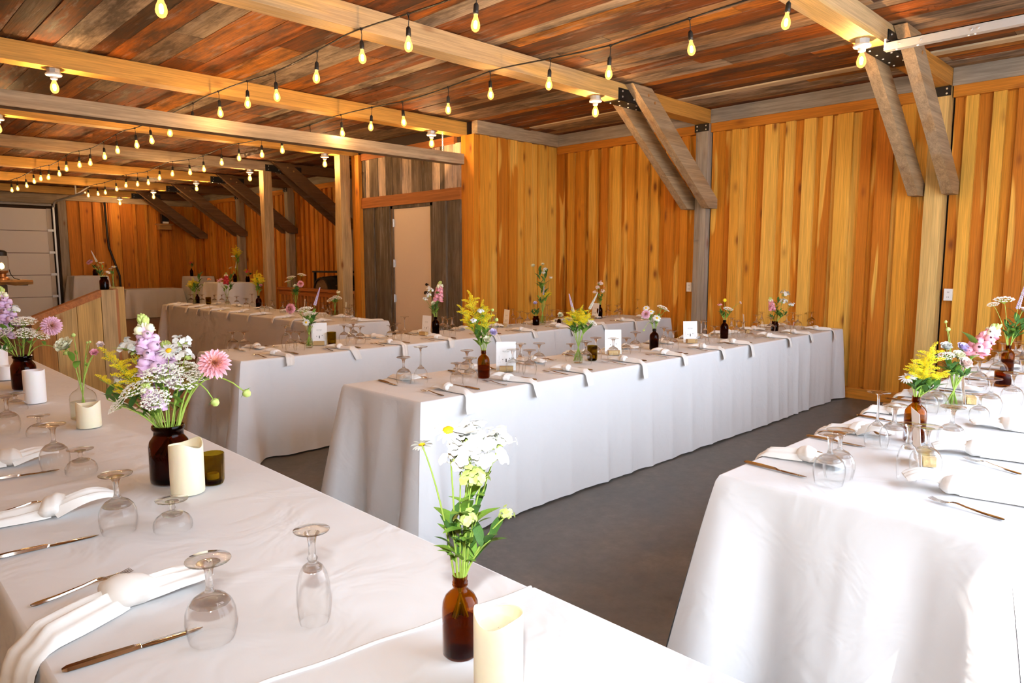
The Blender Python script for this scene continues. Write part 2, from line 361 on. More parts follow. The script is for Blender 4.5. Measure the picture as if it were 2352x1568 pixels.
lilac_f = leafy('lilac_petal', (0.66, 0.40, 0.62), (0.80, 0.60, 0.76))
pink_f = leafy('pink_petal', (0.80, 0.28, 0.36), (0.86, 0.46, 0.50))
blush_f = leafy('blush_petal', (0.84, 0.62, 0.56), (0.88, 0.74, 0.66))
red_f = leafy('red_petal', (0.60, 0.03, 0.05), (0.70, 0.08, 0.09))
violet_f = leafy('pale_violet_petal', (0.55, 0.45, 0.72), (0.72, 0.64, 0.84))
orange_f = leafy('orange_petal', (0.78, 0.22, 0.06), (0.85, 0.36, 0.12))
disc_m = leafy('daisy_disc', (0.80, 0.45, 0.01), (0.86, 0.56, 0.02))
def dahlia_mat(name, inner, outer):
    m, nt = new_mat(name); out = nd(nt, 'ShaderNodeOutputMaterial'); b = nd(nt, 'ShaderNodeBsdfPrincipled'); lk(nt, b.outputs[0], out.inputs[0])
    tc = nd(nt, 'ShaderNodeTexCoord'); le = nd(nt, 'ShaderNodeVectorMath', operation='LENGTH'); lk(nt, tc.outputs['Object'], le.inputs[0])
    r = ramp(nt, [(0.012, inner), (0.026, outer), (0.036, tuple(min(0.95, c*1.0+0.12) for c in outer))]); lk(nt, le.outputs['Value'], r.inputs[0])
    lk(nt, r.outputs[0], b.inputs['Base Color']); b.inputs['Roughness'].default_value = 0.6; return m
dahlia_f = dahlia_mat('dahlia_pink', (0.85, 0.36, 0.14), (0.84, 0.36, 0.42))
dahlia2_f = dahlia_mat('dahlia_mauve', (0.82, 0.42, 0.22), (0.78, 0.42, 0.55))
barrel_m = wood('barrel_stave', 'x', [(0.03,0.02,0.015)], 0.7, 1.2, 0.6)
barrelhead_m = wood('barrel_head', 'z', [(0.22,0.12,0.06)], 0.7, 1.2, 0.7)

# ------------------------------------------------------------------ the barn shell
XW, XL, YF, YB, ZC = 7.98, -0.75, -0.85, 21.3, 3.32
BEAMS = [2.07, 4.64, 7.33, 10.02, 12.70, 15.25, 17.90, 20.50]
def boxmesh(name, a, b, mat): return MB().box(*a, *b).mesh(name, mat)
def struct(name, a, b, mat, label=None):
    o = link(name, boxmesh(name, a, b, mat)); tag(o, label, kind='structure'); return o
struct('floor', (XL-0.15, YF-0.15, -0.12), (XW+0.15, 7.3, 0.0), concrete_m, 'grey polished concrete floor between the banquet tables')
struct('floor_back', (XL-0.15, 7.3, -0.12), (XW+0.15, YB+0.15, 0.0), backfloor_m, 'brown floor of the dim back half of the barn')
struct('ground', (-14, -16, -0.2), (22, YF-0.15, -0.03), apron_m, 'sunlit gravel outside the open overhead door')
backing = plain('dark_sheathing', (0.05, 0.03, 0.02), 0.9)
wall_r = struct('wall_right', (XW+0.06, YF, 0), (XW+0.15, YB, ZC), backing, 'cedar board wall along the long side of the barn')
wall_far = struct('wall_far', (4.69, YB+0.06, 0), (XW+0.15, YB+0.15, ZC), backing, 'cedar board wall at the far end of the barn')
struct('wall_left', (XL-0.15, YF, 0), (XL, YB, ZC), plain('cedar_unseen', (0.6, 0.36, 0.16), 0.7), 'cedar wall behind the head table')
wf = thing('wall_front', 'front wall around the open overhead door', 'wall', kind='structure'); del wf['category']
for nm, a, b in (('wall_panel', (XL-0.15, YF-0.12, 0), (1.2, YF, ZC)), ('wall_panel', (5.9, YF-0.12, 0), (XW+0.15, YF, ZC)), ('door_header', (1.2, YF-0.12, 3.0), (5.9, YF, ZC))):
    link(nm, boxmesh(nm, a, b, bpy.data.materials['cedar_unseen']), wf)
struct('wall_far_left', (XL-0.15, YB+0.03, 0), (4.69, YB+0.15, ZC), backing)
CX, CY0, CY1 = 6.275, 7.10, 9.95          # closet block that juts into the hall
wall_cf = struct('wall_closet_front', (CX+0.05, CY0+0.055, 0), (XW+0.03, CY0+0.1, ZC), backing, 'cedar boarded end of the closet block')
wall_cs = struct('wall_closet_side', (CX+0.03, CY0+0.1, 0), (CX+0.1, CY1-0.05, ZC), backing, 'reclaimed barn board wall around the tan door')
struct('wall_closet_back', (CX+0.1, CY1-0.1, 0), (XW+0.03, CY1-0.02, ZC), bpy.data.materials['cedar_unseen'])

_bm = {}
def board_mesh(face, w, h, t, mat):
    k = (face, round(w, 3), round(h, 3), t, mat.name)
    if k not in _bm:
        a, b = ((0, -w/2, 0), (t, w/2, h)) if face == 'x' else ((-w/2, 0, 0), (w/2, t, h))
        _bm[k] = boxmesh('board', a, b, mat)
    return _bm[k]
def clad(wall, face, a0, a1, z0, z1, plane, pitch, over, mat, t=0.042, seed=1):
    r = random.Random(seed); a = a0; h = z1-z0
    while a < a1-0.02:
        p = r.choice((pitch*0.92, pitch, pitch*1.08)); p = min(p, a1-a)
        d = plane + r.choice((0, 0.004, 0.010))
        c = a+p/2
        link('board', board_mesh(face, p-0.006, h, t, mat), wall, (d, c, z0) if face == 'x' else (c, d, z0))
        w = r.choice((over*0.8, over, over*1.2))
        if over > 0 and a > a0+0.02:
            d = plane - t - r.choice((0, 0.006))
            link('batten', board_mesh(face, w, h, t, mat), wall, (d, a, z0) if face == 'x' else (a, d, z0))
        a += p
# long cedar wall: bays between the posts, then the dim bays behind the closet
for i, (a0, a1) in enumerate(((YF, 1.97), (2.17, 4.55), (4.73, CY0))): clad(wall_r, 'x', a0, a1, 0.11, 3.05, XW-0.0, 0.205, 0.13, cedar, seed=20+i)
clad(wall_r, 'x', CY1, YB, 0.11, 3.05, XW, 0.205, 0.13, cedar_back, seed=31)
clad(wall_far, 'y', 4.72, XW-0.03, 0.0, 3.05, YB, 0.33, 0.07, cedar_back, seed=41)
clad(wall_cf, 'y', CX+0.0, XW-0.03, 0.0, 3.15, CY0, 0.25, 0.0, cedar, seed=52)
clad(wall_cf, 'y', CX+0.36, XW-0.1, 0.0, 3.15, CY0-0.022, 0.62, 0.0, cedar, seed=53) if False else None
rr = random.Random(5)
for xx in (6.46, 6.78, 7.0, 7.3, 7.62): link('batten', board_mesh('y', rr.choice((0.09, 0.14, 0.17)), 3.15, 0.03, cedar), wall_cf, (xx, CY0-0.03, 0))
for y0, y1 in ((YF, 1.97), (2.17, 4.55), (4.73, CY0-0.03), (CY1, YB-0.02)):
    o = link('trim_1', boxmesh('trim_1', (XW-0.075, y0, 3.05), (XW+0.02, y1, 3.155), cedar_y)); tag(o, kind='structure')
    o = link('baseboard_right', boxmesh('baseboard_right', (XW-0.07, y0, 0.0), (XW+0.02, y1, 0.115), cedar_y)); tag(o, kind='structure')
# corner return and reclaimed boards around the door
for y0, y1 in ((7.08, 7.21), (7.21, 7.335)): link('board', boxmesh('board', (CX-0.0, y0, 0), (CX+0.03, y1, 3.15), cedar), wall_cs)
zh0, zh1 = 2.315, 2.477
rr = random.Random(8); y = 7.34
while y < 9.74:
    w = min(rr.choice((0.12, 0.17, 0.2, 0.24)), 9.75-y)
    m = rr.choice((barn_dark, barn_pale, barn_pale, barn_dark, barn_pale))
    link('board', boxmesh('board', (CX-rr.choice((0, 0.006, 0.012)), y, zh1), (CX+0.03, y+w-0.004, 3.07), m), wall_cs)
    y += w
y = 7.34
for w, t in ((0.19, 0.02), (0.12, 0.0), (0.29, 0.03)):
    link('board', boxmesh('board', (CX-t, y, 0), (CX+0.03, y+w-0.004, zh0), barn_dark), wall_cs); y += w
y = 8.985
for w, t in ((0.3, 0.03), (0.14, 0.0), (0.19, 0.025), (0.13, 0.01)):
    link('board', boxmesh('board', (CX-t, y, 0), (CX+0.03, y+w-0.004, zh0), barn_dark), wall_cs); y += w
link('header_board', boxmesh('header_board', (CX-0.035, 7.335, zh0), (CX+0.02, 9.76, zh1), header_y), wall_cs)
link('top_plate', boxmesh('top_plate', (CX-0.03, 7.45, 3.06), (CX+0.05, 9.76, 3.16), header_y), wall_cs)
link('corner_post', boxmesh('corner_post', (CX-0.07, 9.75, 0), (CX+0.09, 9.95, 3.15), cedar), wall_cs)
# tan door
door = thing('door_1', 'plain tan painted door set in dark barn boards', 'door', (CX, 8.465, 0), kind='structure'); del door['category']
link('door_leaf', boxmesh('door_leaf', (0.005, -0.455, 0.02), (0.045, 0.455, 2.265), doorpaint_m), door)
for a, b in (((-0.015, 0.46, 0), (0.05, 0.515, 2.315)), ((-0.015, -0.51, 0), (0.05, -0.46, 2.315)), ((-0.015, -0.51, 2.27), (0.05, 0.515, 2.315))):
    link('door_frame', boxmesh('door_frame', a, b, barn_dark), door)
hm = MB().box(-0.012, 0.425, -0.055, 0.006, 0.475, 0.055).tube([(-0.014, 0.45, -0.06), (-0.014, 0.45, 0.06)], 0.009, 8).mesh('hinge', galv_m)
for z in (0.92, 1.45, 2.06): link('hinge', hm, door, (0, 0, z))
kn = MB().lathe([(0, -0.012), (0.012, -0.012), (0.012, 0.02), (0.026, 0.028), (0.03, 0.045), (0.022, 0.062), (0, 0.066)], 14).mesh('door_knob', plain('dark_bronze', (0.05, 0.03, 0.02), 0.35, 0.8), True)
link('door_knob', kn, door, (0.0, -0.37, 1.03), (0, -PI/2, 0)); link('door_knob', kn, door, (0.0, -0.37, 1.15), (0, -PI/2, 0), 0.7)

# ceiling of reclaimed planks running down the length of the barn
ceil = struct('ceiling', (XL-0.15, YF-0.15, ZC+0.045), (XW+0.15, YB+0.15, ZC+0.1), backing, 'ceiling of mixed reclaimed planks laid over the beams')
rr = random.Random(3); x = XL
while x < XW-0.01:
    w = min(rr.choice((0.15, 0.19, 0.2, 0.24, 0.26, 0.29)), XW-x)
    pale = False
    if x < 7.16 < x+w+0.05: w = 7.16-x
    elif abs(x-7.16) < 0.001: w = 0.13; pale = True
    y = YF - rr.random()*2.5
    while y < YB:
        L = rr.choice((2.6, 3.1, 3.7, 4.2, 4.9, 5.4)); y1 = min(y+L, YB); ya = max(y, YF)
        if YB-y1 < 0.6: y1 = YB
        dz = rr.random()*0.008 + (0.012 if pale else 0); hL = (y1-ya)/2
        if hL > 0.02:
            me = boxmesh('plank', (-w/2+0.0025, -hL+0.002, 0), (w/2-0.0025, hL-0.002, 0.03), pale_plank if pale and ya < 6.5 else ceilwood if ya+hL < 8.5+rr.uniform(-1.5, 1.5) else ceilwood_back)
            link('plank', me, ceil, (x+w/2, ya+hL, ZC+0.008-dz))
        y = y1
    x += w

# ------------------------------------------------------------------ timber frame
bw, bz0 = 0.09, 3.15
BOLT = MB().lathe([(0, -0.006), (0.008, -0.005), (0.010, 0.0), (0.008, 0.005), (0, 0.006)], 8).mesh('bolt', bolt_m)
RBOLT = MB().lathe([(0, -0.006), (0.014, -0.004), (0.016, 0.0), (0.014, 0.004), (0, 0.006)], 10).mesh('bolt', plain('rusty_bolt', (0.42, 0.2, 0.06), 0.6, 0.2))
def beam(y, label, mat, x1, endmat=None, braces=True, xs=6.45, bmat=None):
    bmat = bmat or brace_x
    r = thing('ceiling_beam', label, 'beam', (0, y, 0), group='cross beams under the plank ceiling')
    link('timber', boxmesh('timber', (XL, -bw, bz0), (xs if endmat else x1, bw, ZC-0.003), mat), r)
    if endmat:
        link('end_timber', boxmesh('end_timber', (xs+0.003, -bw+0.004, bz0+0.004), (x1, bw-0.004, ZC-0.003), endmat), r)
        for s in (-1, 1):
            p = link('splice_plate', boxmesh('splice_plate', (xs-0.42, -bw-0.008 if s < 0 else bw, bz0+0.0), (xs+0.30, -bw if s < 0 else bw+0.008, bz0+0.115), black_m), r)
            for xx in (xs-0.36, xs-0.16, xs-0.02):
                for zz in (bz0+0.03, bz0+0.085): link('bolt', BOLT, p, (xx, s*(bw+0.012), zz), (PI/2, 0, 0))
        p = link('bottom_plate', boxmesh('bottom_plate', (xs-0.42, -bw, bz0-0.008), (xs+0.30, bw, bz0), black_m), r)
        for xx in (xs-0.36, xs-0.2, xs-0.05, xs+0.1, xs+0.22):
            for yy in (-0.055, 0.055): link('bolt', BOLT, p, (xx, yy, bz0-0.010))
    if braces:
        pts = [(6.13, ZC-0.01), (6.48, ZC-0.01), (7.925, 2.24), (7.925, 2.125), (7.73, 2.125)]
        for s in (-1, 1):
            y0, y1 = sorted((s*(bw+0.010), s*(bw+0.105)))
            b = link('brace', MB().prism(list(reversed(pts)), y0, y1).mesh('brace', bmat), r)
            for q in ((6.42, 3.23), (6.54, 3.17)): link('bolt', RBOLT, b, (q[0], s*(bw+0.107), q[1]), (PI/2, 0, 0))
    return r
beam(BEAMS[0], 'half-weathered beam with twin braces nearest the steel door track', mixed_x, XW, endwood_x)
beam(BEAMS[1], 'long pale beam with twin braces meeting the grey wall post', mixed_x, XW, endwood_x)
beam(BEAMS[2], 'yellow pine beam ending at the cedar closet corner', pine_x, CX+0.02, None, False)
beam(BEAMS[3], 'pine beam resting on the waney tan post beside the closet', pine_x, XW, None, False)
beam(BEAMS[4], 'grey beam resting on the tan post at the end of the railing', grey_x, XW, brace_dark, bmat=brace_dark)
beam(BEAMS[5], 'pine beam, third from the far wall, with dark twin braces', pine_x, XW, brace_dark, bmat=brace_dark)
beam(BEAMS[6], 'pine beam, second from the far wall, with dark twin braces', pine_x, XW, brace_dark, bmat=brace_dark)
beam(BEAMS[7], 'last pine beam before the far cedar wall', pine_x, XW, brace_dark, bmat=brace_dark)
# wall plates
for nm, a, b, m, lb in (('plate_timber', (XW-0.09, YF, 3.155), (XW+0.03, 1.98, ZC), grey_y, 'grey wall plate timber near the steel door track'),
                    ('plate_timber', (XW-0.09, 2.16, 3.155), (XW+0.03, 4.55, ZC), grey_y, 'grey wall plate timber between the two braced beams'),
                    ('plate_timber', (XW-0.09, 4.73, 3.155), (XW+0.03, CY0-0.07, ZC), grey_y, 'grey wall plate timber running into the closet corner'),
                    ('plate_timber', (CX+0.02, CY0-0.07, 3.15), (XW+0.03, CY0+0.04, ZC), grey_x, 'grey timber capping the cedar closet front'),
                    ('plate_timber', (XW-0.09, CY1, 3.155), (XW+0.03, YB, ZC), grey_y, 'shaded wall plate timber behind the closet'),
                    ('plate_timber', (4.5, YB-0.10, 3.05), (XW-0.1, YB+0.03, ZC), grey_x, 'grey timber along the top of the far wall'),
                    ('plate_timber', (XL, YB-0.10, 2.95), (4.5, YB+0.03, ZC), grey_x, 'grey timber above the far garage door')):
    tag(link(nm, boxmesh(nm, a, b, m)), lb, 'beam', 'wall plate timbers')
def post(x, y, z1, s, mat, label, wane=0.008, seed=0, grp='upright timber posts', z0=0.0):
    mb = MB(); rows = []; n = 22
    for i in range(n+1):
        z = z0+(z1-z0)*i/n; row = []
        for k, (dx, dy) in enumerate(((-1, -1), (0, -1.0), (1, -1), (1.0, 0), (1, 1), (0, 1), (-1, 1), (-1.0, 0))):
            q = noise.noise(Vector((k*7.3+seed, z*1.1, seed*3.1)))*wane*2
            c = 0.92 if dx and dy else 1.0
            row.append((x+dx*(s/2*c+q), y+dy*(s/2*c+q), z))
        row.append(row[0]); rows.append(row)
    mb.grid(rows); b = len(mb.v); mb._f(tuple(range(b-9, b-1)))
    return tag(link('timber_post', mb.mesh('timber_post', mat)), label, 'post', grp)
post(6.07, BEAMS[3], bz0, 0.19, tan_z, 'waney tan post with a long split beside the closet corner', 0.014, 2)
post(6.07, BEAMS[4], bz0, 0.18, tan_z, 'tan post at the far end of the red railing', 0.008, 9)
for y, m, lb in ((BEAMS[1], grey_z, 'weathered grey post against the cedar wall under the braced beam'), (BEAMS[0], pale_post, 'pale tan post flush in the cedar wall beside the wall outlet'),
                 (BEAMS[4], grey_z, 'shaded post against the back cedar wall above the barrel'), (BEAMS[5], grey_z, 'shaded post against the back cedar wall behind the railing'),
                 (BEAMS[6], grey_z, 'shaded post against the back cedar wall near the white draped bar table')):
    o = post(XW-0.045 if y < 6 else XW-0.145, y, 3.15, 0.175, m, lb, 0.002, y)
    qx = XW-0.145 if y < 6 else XW-0.245
    link('post_plate', boxmesh('post_plate', (qx, y-0.095, 3.06), (qx+0.012, y+0.095, 3.15), black_m), o)
    for yy in (-0.06, 0.06):
        for zz in (3.08, 3.125): link('bolt', BOLT, o, (qx-0.002, y+yy, zz), (0, PI/2, 0))
tag(link('timber_post', boxmesh('timber_post', (4.5, YB-0.11, 0), (4.69, YB+0.02, 3.045), grey_z)), 'dark grey post beside the far garage door', 'post', 'upright timber posts')
# hanging lower timber and its chains
hb = thing('hanging_timber', 'weathered grey timber hung on chains below the pine beam', 'beam', (0, BEAMS[2]+0.02, 0))
link('timber', boxmesh('timber', (XL, -0.075, 2.775), (CX+0.0, 0.075, 2.91), grey_x), hb)
def chain(x, y, z0, z1, label):
    mb = MB(); z = z1; k = 0
    while z > z0:
        r = []
        for i in range(9):
            a = 2*PI*i/8; u, v = 0.009*math.cos(a), 0.018*math.sin(a)
            r.append((x+(u if k % 2 else 0), y+(0 if k % 2 else u), z-0.018+v))
        mb.tube(r, 0.0028, 5, False); z -= 0.029; k += 1
    return tag(link('chain', mb.mesh('chain', galv_m, True)), label, 'chain')
chain(1.18, BEAMS[2]-0.06, 2.91, 3.15, 'short steel chain hanging beside the porcelain lamp over the grey timber')
chain(5.92, BEAMS[2]-0.04, 2.91, 3.15, 'thin chain beside the bulb near the closet corner')

# steel overhead-door track
tr = thing('door_track', 'galvanised overhead door track slung under the braced beam', 'track', (5.89, 0, 3.06))
link('rail', MB().box(-0.03, YF, 0.0, 0.03, 1.93, 0.006).box(-0.03, YF, 0.006, -0.024, 1.93, 0.062).box(-0.03, YF, 0.056, 0.03, 1.93, 0.062).mesh('rail', galv_m), tr)
for yy in (1.86, 1.72, 1.4, 1.36, 1.05, 1.0, 0.7): link('bolt', BOLT, tr, (-0.0, yy, 0.0)); link('bolt', BOLT, tr, (-0.031, yy-0.02, 0.03), (0, PI/2, 0))
link('hanger', boxmesh('hanger', (-0.032, 1.93, 0.0), (0.032, 1.945, 0.085), galv_m), tr)

# wall outlets
def outlet(y, label):
    r = thing('wall_outlet', label, 'outlet', (XW-0.06, y, 1.155), group='wall outlets')
    link('cover_plate', boxmesh('cover_plate', (-0.008, -0.036, -0.058), (0.03, 0.036, 0.058), outlet_m), r)
    for z in (-0.024, 0.024):
        s = link('socket', boxmesh('socket', (-0.011, -0.016, z-0.015), (-0.008, 0.016, z+0.015), outlet_m), r)
        link('slot', MB().box(-0.0118, -0.008, z-0.006, -0.011, -0.005, z+0.006).box(-0.0118, 0.005, z-0.006, -0.011, 0.008, z+0.006).mesh('slot', ink_m), s)
outlet(4.80, 'white wall outlet beside the weathered grey post')
outlet(1.90, 'white wall outlet beside the pale tan post')

# ------------------------------------------------------------------ lamps
bulb_prof = [(0, -0.118), (0.010, -0.117), (0.022, -0.108), (0.030, -0.092), (0.0315, -0.076), (0.027, -0.055), (0.018, -0.034), (0.0135, -0.020), (0.0135, -0.006)]
bulb_me = MB().lathe(bulb_prof, 14).mesh('bulb', bulb_m, True)
fil_prof = [(0, -0.098), (0.009, -0.092), (0.012, -0.075), (0.010, -0.052), (0, -0.044)]
fil_me = MB().lathe(fil_prof, 8).mesh('filament', fil_m, True); fil2_me = MB().lathe(fil_prof, 8).mesh('filament', fil2_m, True)
lampbox_me = MB().lathe([(0, 0), (0.052, 0), (0.052, -0.036), (0, -0.036)], 8).mesh('junction_box', galv_m)
lampcan_me = MB().lathe([(0, -0.036), (0.058, -0.036), (0.066, -0.046), (0.062, -0.056), (0.03, -0.066), (0.026, -0.088), (0, -0.088)], 24).mesh('porcelain_base', white_m, True, 40)
def fixture(x, y, label):
    r = thing('ceiling_lamp', label, 'lamp', (x, y, bz0), group='porcelain bulb holders under the beams')
    link('junction_box', lampbox_me, r); link('porcelain_base', lampcan_me, r)
    b = link('bulb', bulb_me, r, (0, 0, -0.075), scale=1.12); link('filament', fil_me, b)
for y, lb in zip(BEAMS, ('porcelain bulb holder under the beam nearest the steel door track', 'porcelain bulb holder under the long pale braced beam', 'porcelain bulb holder under the pine beam by the closet corner',
                 'porcelain bulb holder beside the waney tan post', 'porcelain bulb holder beside the post at the railing end', 'porcelain bulb holder under the third beam from the far wall',
                 'porcelain bulb holder under the second beam from the far wall', 'porcelain bulb holder under the last beam before the far wall')): fixture(5.77, y, lb)
for y, lb in ((BEAMS[1], 'porcelain bulb holder at the top edge above the head table'), (BEAMS[2], 'porcelain bulb holder beside the short steel chain'), (BEAMS[3], 'porcelain bulb holder half cut off above the grey hanging timber')): fixture(1.60, y, lb)

def string(x, ys, label):
    r = thing('string_light', label, 'string light', (x, ys[0], 3.12), group='string lights along the barn')
    pts = []; y = ys[0]-0.9
    def cz(y):
        d = min(BEAMS, key=lambda b: abs(b-y)); near = abs(d-y)
        return 3.145 - 0.05*min(1.0, near/1.3)**0.8 + 0.008*math.sin(y*3.1)
    while y < ys[-1]+0.4: pts.append((0, y-ys[0], cz(y)-3.12)); y += 0.15
    link('cord', MB().tube(pts, 0.006, 6).mesh('cord', cord_m, True), r)
    sock = MB().tube([(0, 0, 0), (0.004, 0, -0.04), (0, 0, -0.085)], 0.003, 5).lathe([(0, -0.08), (0.008, -0.082), (0.015, -0.092), (0.0165, -0.125), (0.0175, -0.145), (0, -0.145)], 10).lathe([(0, 0.01), (0.011, 0.006), (0.012, -0.008), (0, -0.014)], 8).mesh('socket', cord_m, True)
    for yy in ys:
        s = link('socket', sock, r, (0, yy-ys[0], cz(yy)-3.12), (RND.uniform(-.08, .08), RND.uniform(-.08, .08), 0))
        link('bulb', bulb_me, s, (0, 0, -0.14), scale=0.9); link('filament', fil2_me, s, (0, 0, -0.14), scale=0.9)
string(2.92, [2.6, 3.26, 3.94, 4.51, 5.14, 5.86, 6.4, 7.05, 7.7, 8.39, 9.07, 9.6, 10.37, 10.94, 11.6, 12.2, 12.97, 13.5, 14.13, 14.75, 15.38, 16.06, 16.83, 17.4], 'string of warm drop bulbs slung nearer the head table')
string(4.36, [2.0, 2.7, 3.37, 3.98, 4.7, 5.28, 6.01, 6.56, 7.19, 7.9, 8.63, 9.2, 9.91, 10.52, 11.21, 11.79, 12.5, 13.14, 13.78, 14.33, 15.0, 15.68, 16.43, 17.01, 17.7], 'string of warm drop bulbs slung over the long table rows')

# ------------------------------------------------------------------ far end: garage door, cable, speaker, railing, barrel
gd = thing('door_2', 'cream sectional garage door closed in the far wall', 'door', (0, YB, 0), kind='structure'); del gd['category']
z = 0.02; gx0, gx1 = 0.9, 4.36
for k in range(5):
    h = 0.56
    p = link('panel', boxmesh('panel', (gx0, -0.03, z), (gx1, 0.02, z+h-0.012), gdoor_m), gd)
    link('ridge', MB().box(gx0, -0.036, z+0.16, gx1, -0.03, z+0.185).box(gx0, -0.036, z+0.36, gx1, -0.03, z+0.385).mesh('ridge', gdoor_m), p)
    z += h
link('side_rail', boxmesh('side_rail', (gx1-0.10, -0.045, 0.02), (gx1, -0.03, 2.82), plain('pale_stile', (0.6, 0.55, 0.47), 0.5)), gd)
link('track', MB().box(gx1+0.03, -0.09, 0, gx1+0.07, -0.05, 2.9).mesh('track', galv_m), gd)
link('handle', boxmesh('handle', (3.55, -0.05, 0.88), (3.75, -0.036, 0.905), ink_m), gd)
hm = MB().box(-0.07, -0.06, -0.03, 0.07, -0.03, 0.03).mesh('hinge', galv_m)
for k in range(5): link('hinge', hm, gd, (gx1-0.03, 0, 0.03+0.56*k))
t2 = thing('door_track', 'bent steel track above the far garage door', 'track', (gx1+0.05, YB-0.15, 2.86))
link('rail', MB().tube([(0, 0, 0), (0, -0.05, 0.1), (0, -0.25, 0.14), (0, -3.0, 0.16)], 0.025, 6).mesh('rail', galv_m), t2)
link('hanger', MB().tube([(0.0, -2.2, 0.16), (0.0, -2.2, 0.42)], 0.02, 4).tube([(0.0, -2.2, 0.17), (0.35, -2.2, 0.42)], 0.018, 4).mesh('hanger', plain('white_strut', (0.75, 0.72, 0.68), 0.5)), t2)
link('spring_bar', MB().tube([(-3.5, -0.03, 0.05), (-0.06, -0.03, 0.05)], 0.03, 8).mesh('spring_bar', galv_m), t2)
tag(link('hanging_cable', MB().tube([(5.58, YB-0.14, 3.05), (5.6, YB-0.14, 2.2), (5.62, YB-0.14, 1.85), (5.72, YB-0.16, 1.5), (5.82, YB-0.2, 1.1), (5.86, YB-0.2, 0.02)], 0.028, 8).mesh('hanging_cable', cord_m, True)), 'thick black cable hanging down the far cedar wall', 'cable')
sp = thing('wall_speaker', 'small dark speaker on the far cedar wall', 'speaker', (7.05, YB-0.2, 2.54))
link('case', boxmesh('case', (-0.09, -0.09, 0.0), (0.09, 0.06, 0.27), black_m), sp); link('front_plate', boxmesh('front_plate', (-0.08, -0.096, 0.0), (0.08, -0.09, 0.05), white_m), sp)
sh = thing('wall_shelf', 'little wooden shelf holding the dark speaker', 'shelf', (7.05, YB, 2.5))
link('shelf_board', boxmesh('shelf_board', (-0.2, -0.32, 0.0), (0.2, -0.05, 0.035), slab_x), sh); link('shelf_bracket', boxmesh('shelf_bracket', (-0.16, -0.27, -0.13), (0.16, -0.05, 0.0), slab_x), sh)

rl = thing('railing', 'low red-brown railing between the tan posts', 'railing', (6.22, 0, 0))
link('handrail', boxmesh('handrail', (-0.05, 9.97, 0.955), (0.08, 12.6, 1.0), rail_y), rl)
link('top_rail', boxmesh('top_rail', (-0.02, 9.97, 0.865), (0.02, 12.6, 0.955), rail_y), rl)
link('bottom_rail', boxmesh('bottom_rail', (-0.02, 9.97, 0.10), (0.02, 12.6, 0.17), rail_y), rl)
bal = boxmesh('baluster', (-0.02, -0.028, 0.17), (0.02, 0.028, 0.865), rail_z)
y = 10.0
while y < 12.6: link('baluster', bal, rl, (0, y, 0)); y += 0.125
gl = thing('dried_garland', 'dark dried vine garland lying on the railing beside the closet', 'garland', (6.24, 10.06, 1.0))
for k in range(5):
    mb = MB(); pts = []
    for i in range(14):
        t = i/13; pts.append((0.05*math.sin(9*t+k*1.7)+0.01*k, -0.08+0.55*t, 0.05+0.03*math.cos(11*t+k*2.3)))
    link('vine', mb.tube(pts, 0.014, 5).mesh('vine', plain('dry_vine', (0.07, 0.03, 0.02), 0.8), True), gl)
br = thing('barrel', 'dark wooden barrel lying on its side behind the railing', 'barrel', (6.66, 11.85, 0.9))
prof = [(0.285, 0.0), (0.31, 0.2), (0.325, 0.45), (0.31, 0.7), (0.285, 0.9)]
link('staves', MB().lathe(prof, 28).mesh('staves', barrel_m, True), br, rot=(0, PI/2, 0))
link('head', MB().lathe([(0, 0.03), (0.27, 0.03)], 28).mesh('head', barrelhead_m), br, rot=(0, PI/2, 0))
link('rim', MB().lathe([(0.262, 0.03), (0.262, 0.0), (0.287, 0.0)], 28).mesh('rim', barrel_m, True, 30), br, rot=(0, PI/2, 0))
for z in (0.04, 0.2, 0.66, 0.84):
    link('hoop', MB().lathe([(0.296+0.012*(z > .1 and z < .8), z), (0.302+0.015*(z > .1 and z < .8), z+0.03)], 28).mesh('hoop', black_m, True), br, rot=(0, PI/2, 0))
link('cradle', MB().box(0.15, -0.3, -0.88, 0.25, 0.3, -0.3).box(0.65, -0.3, -0.88, 0.75, 0.3, -0.3).mesh('cradle', barrel_m), br)
bx = thing('black_workbench', 'black metal bench standing over the lying barrel', 'bench', (7.3, 11.85, 0))
link('top', boxmesh('top', (-0.5, -0.62, 1.27), (0.58, 0.55, 1.3), black_m), bx); link('back_panel', boxmesh('back_panel', (-0.1, -0.6, 0.3), (0.55, -0.56, 1.27), black_m), bx)
for lx, ly in ((-0.48, -0.6), (0.53, -0.55), (-0.48, 0.5), (0.53, 0.5)): link('leg', boxmesh('leg', (lx, ly, 0), (lx+0.04, ly+0.04, 1.27), black_m), bx)

# pony wall with a sloping cap
pw = thing('guard_wall', 'short boarded guard wall with a sloping red-brown cap', 'guard wall', (0, 7.2, 0))
xs = [1.27, 1.45, 1.62, 1.82]
def capz(x): return 1.0 + (x-1.27)*0.40
for i in range(3):
    a, b = xs[i]+0.002, xs[i+1]-0.002
    link('board', MB().prism([(a, 0), (b, 0), (b, capz(b)-0.06), (a, capz(a)-0.06)], 0, 0.03).mesh('board', guard_z), pw)
link('cap', MB().prism([(1.24, capz(1.24)-0.06), (1.82, capz(1.82)-0.06), (1.82, capz(1.82)), (1.24, capz(1.24))], -0.02, 0.10).mesh('cap', header_y), pw)
link('newel_post', boxmesh('newel_post', (1.82, -0.01, 0), (1.94, 0.11, 1.22), tan_z), pw)
link('rear_post', boxmesh('rear_post', (1.98, 0.30, 0), (2.10, 0.52, 1.235), guard_z), pw)
link('side_board', boxmesh('side_board', (1.94, 0.06, 0), (1.98, 0.5, 1.225), rail_z), pw)

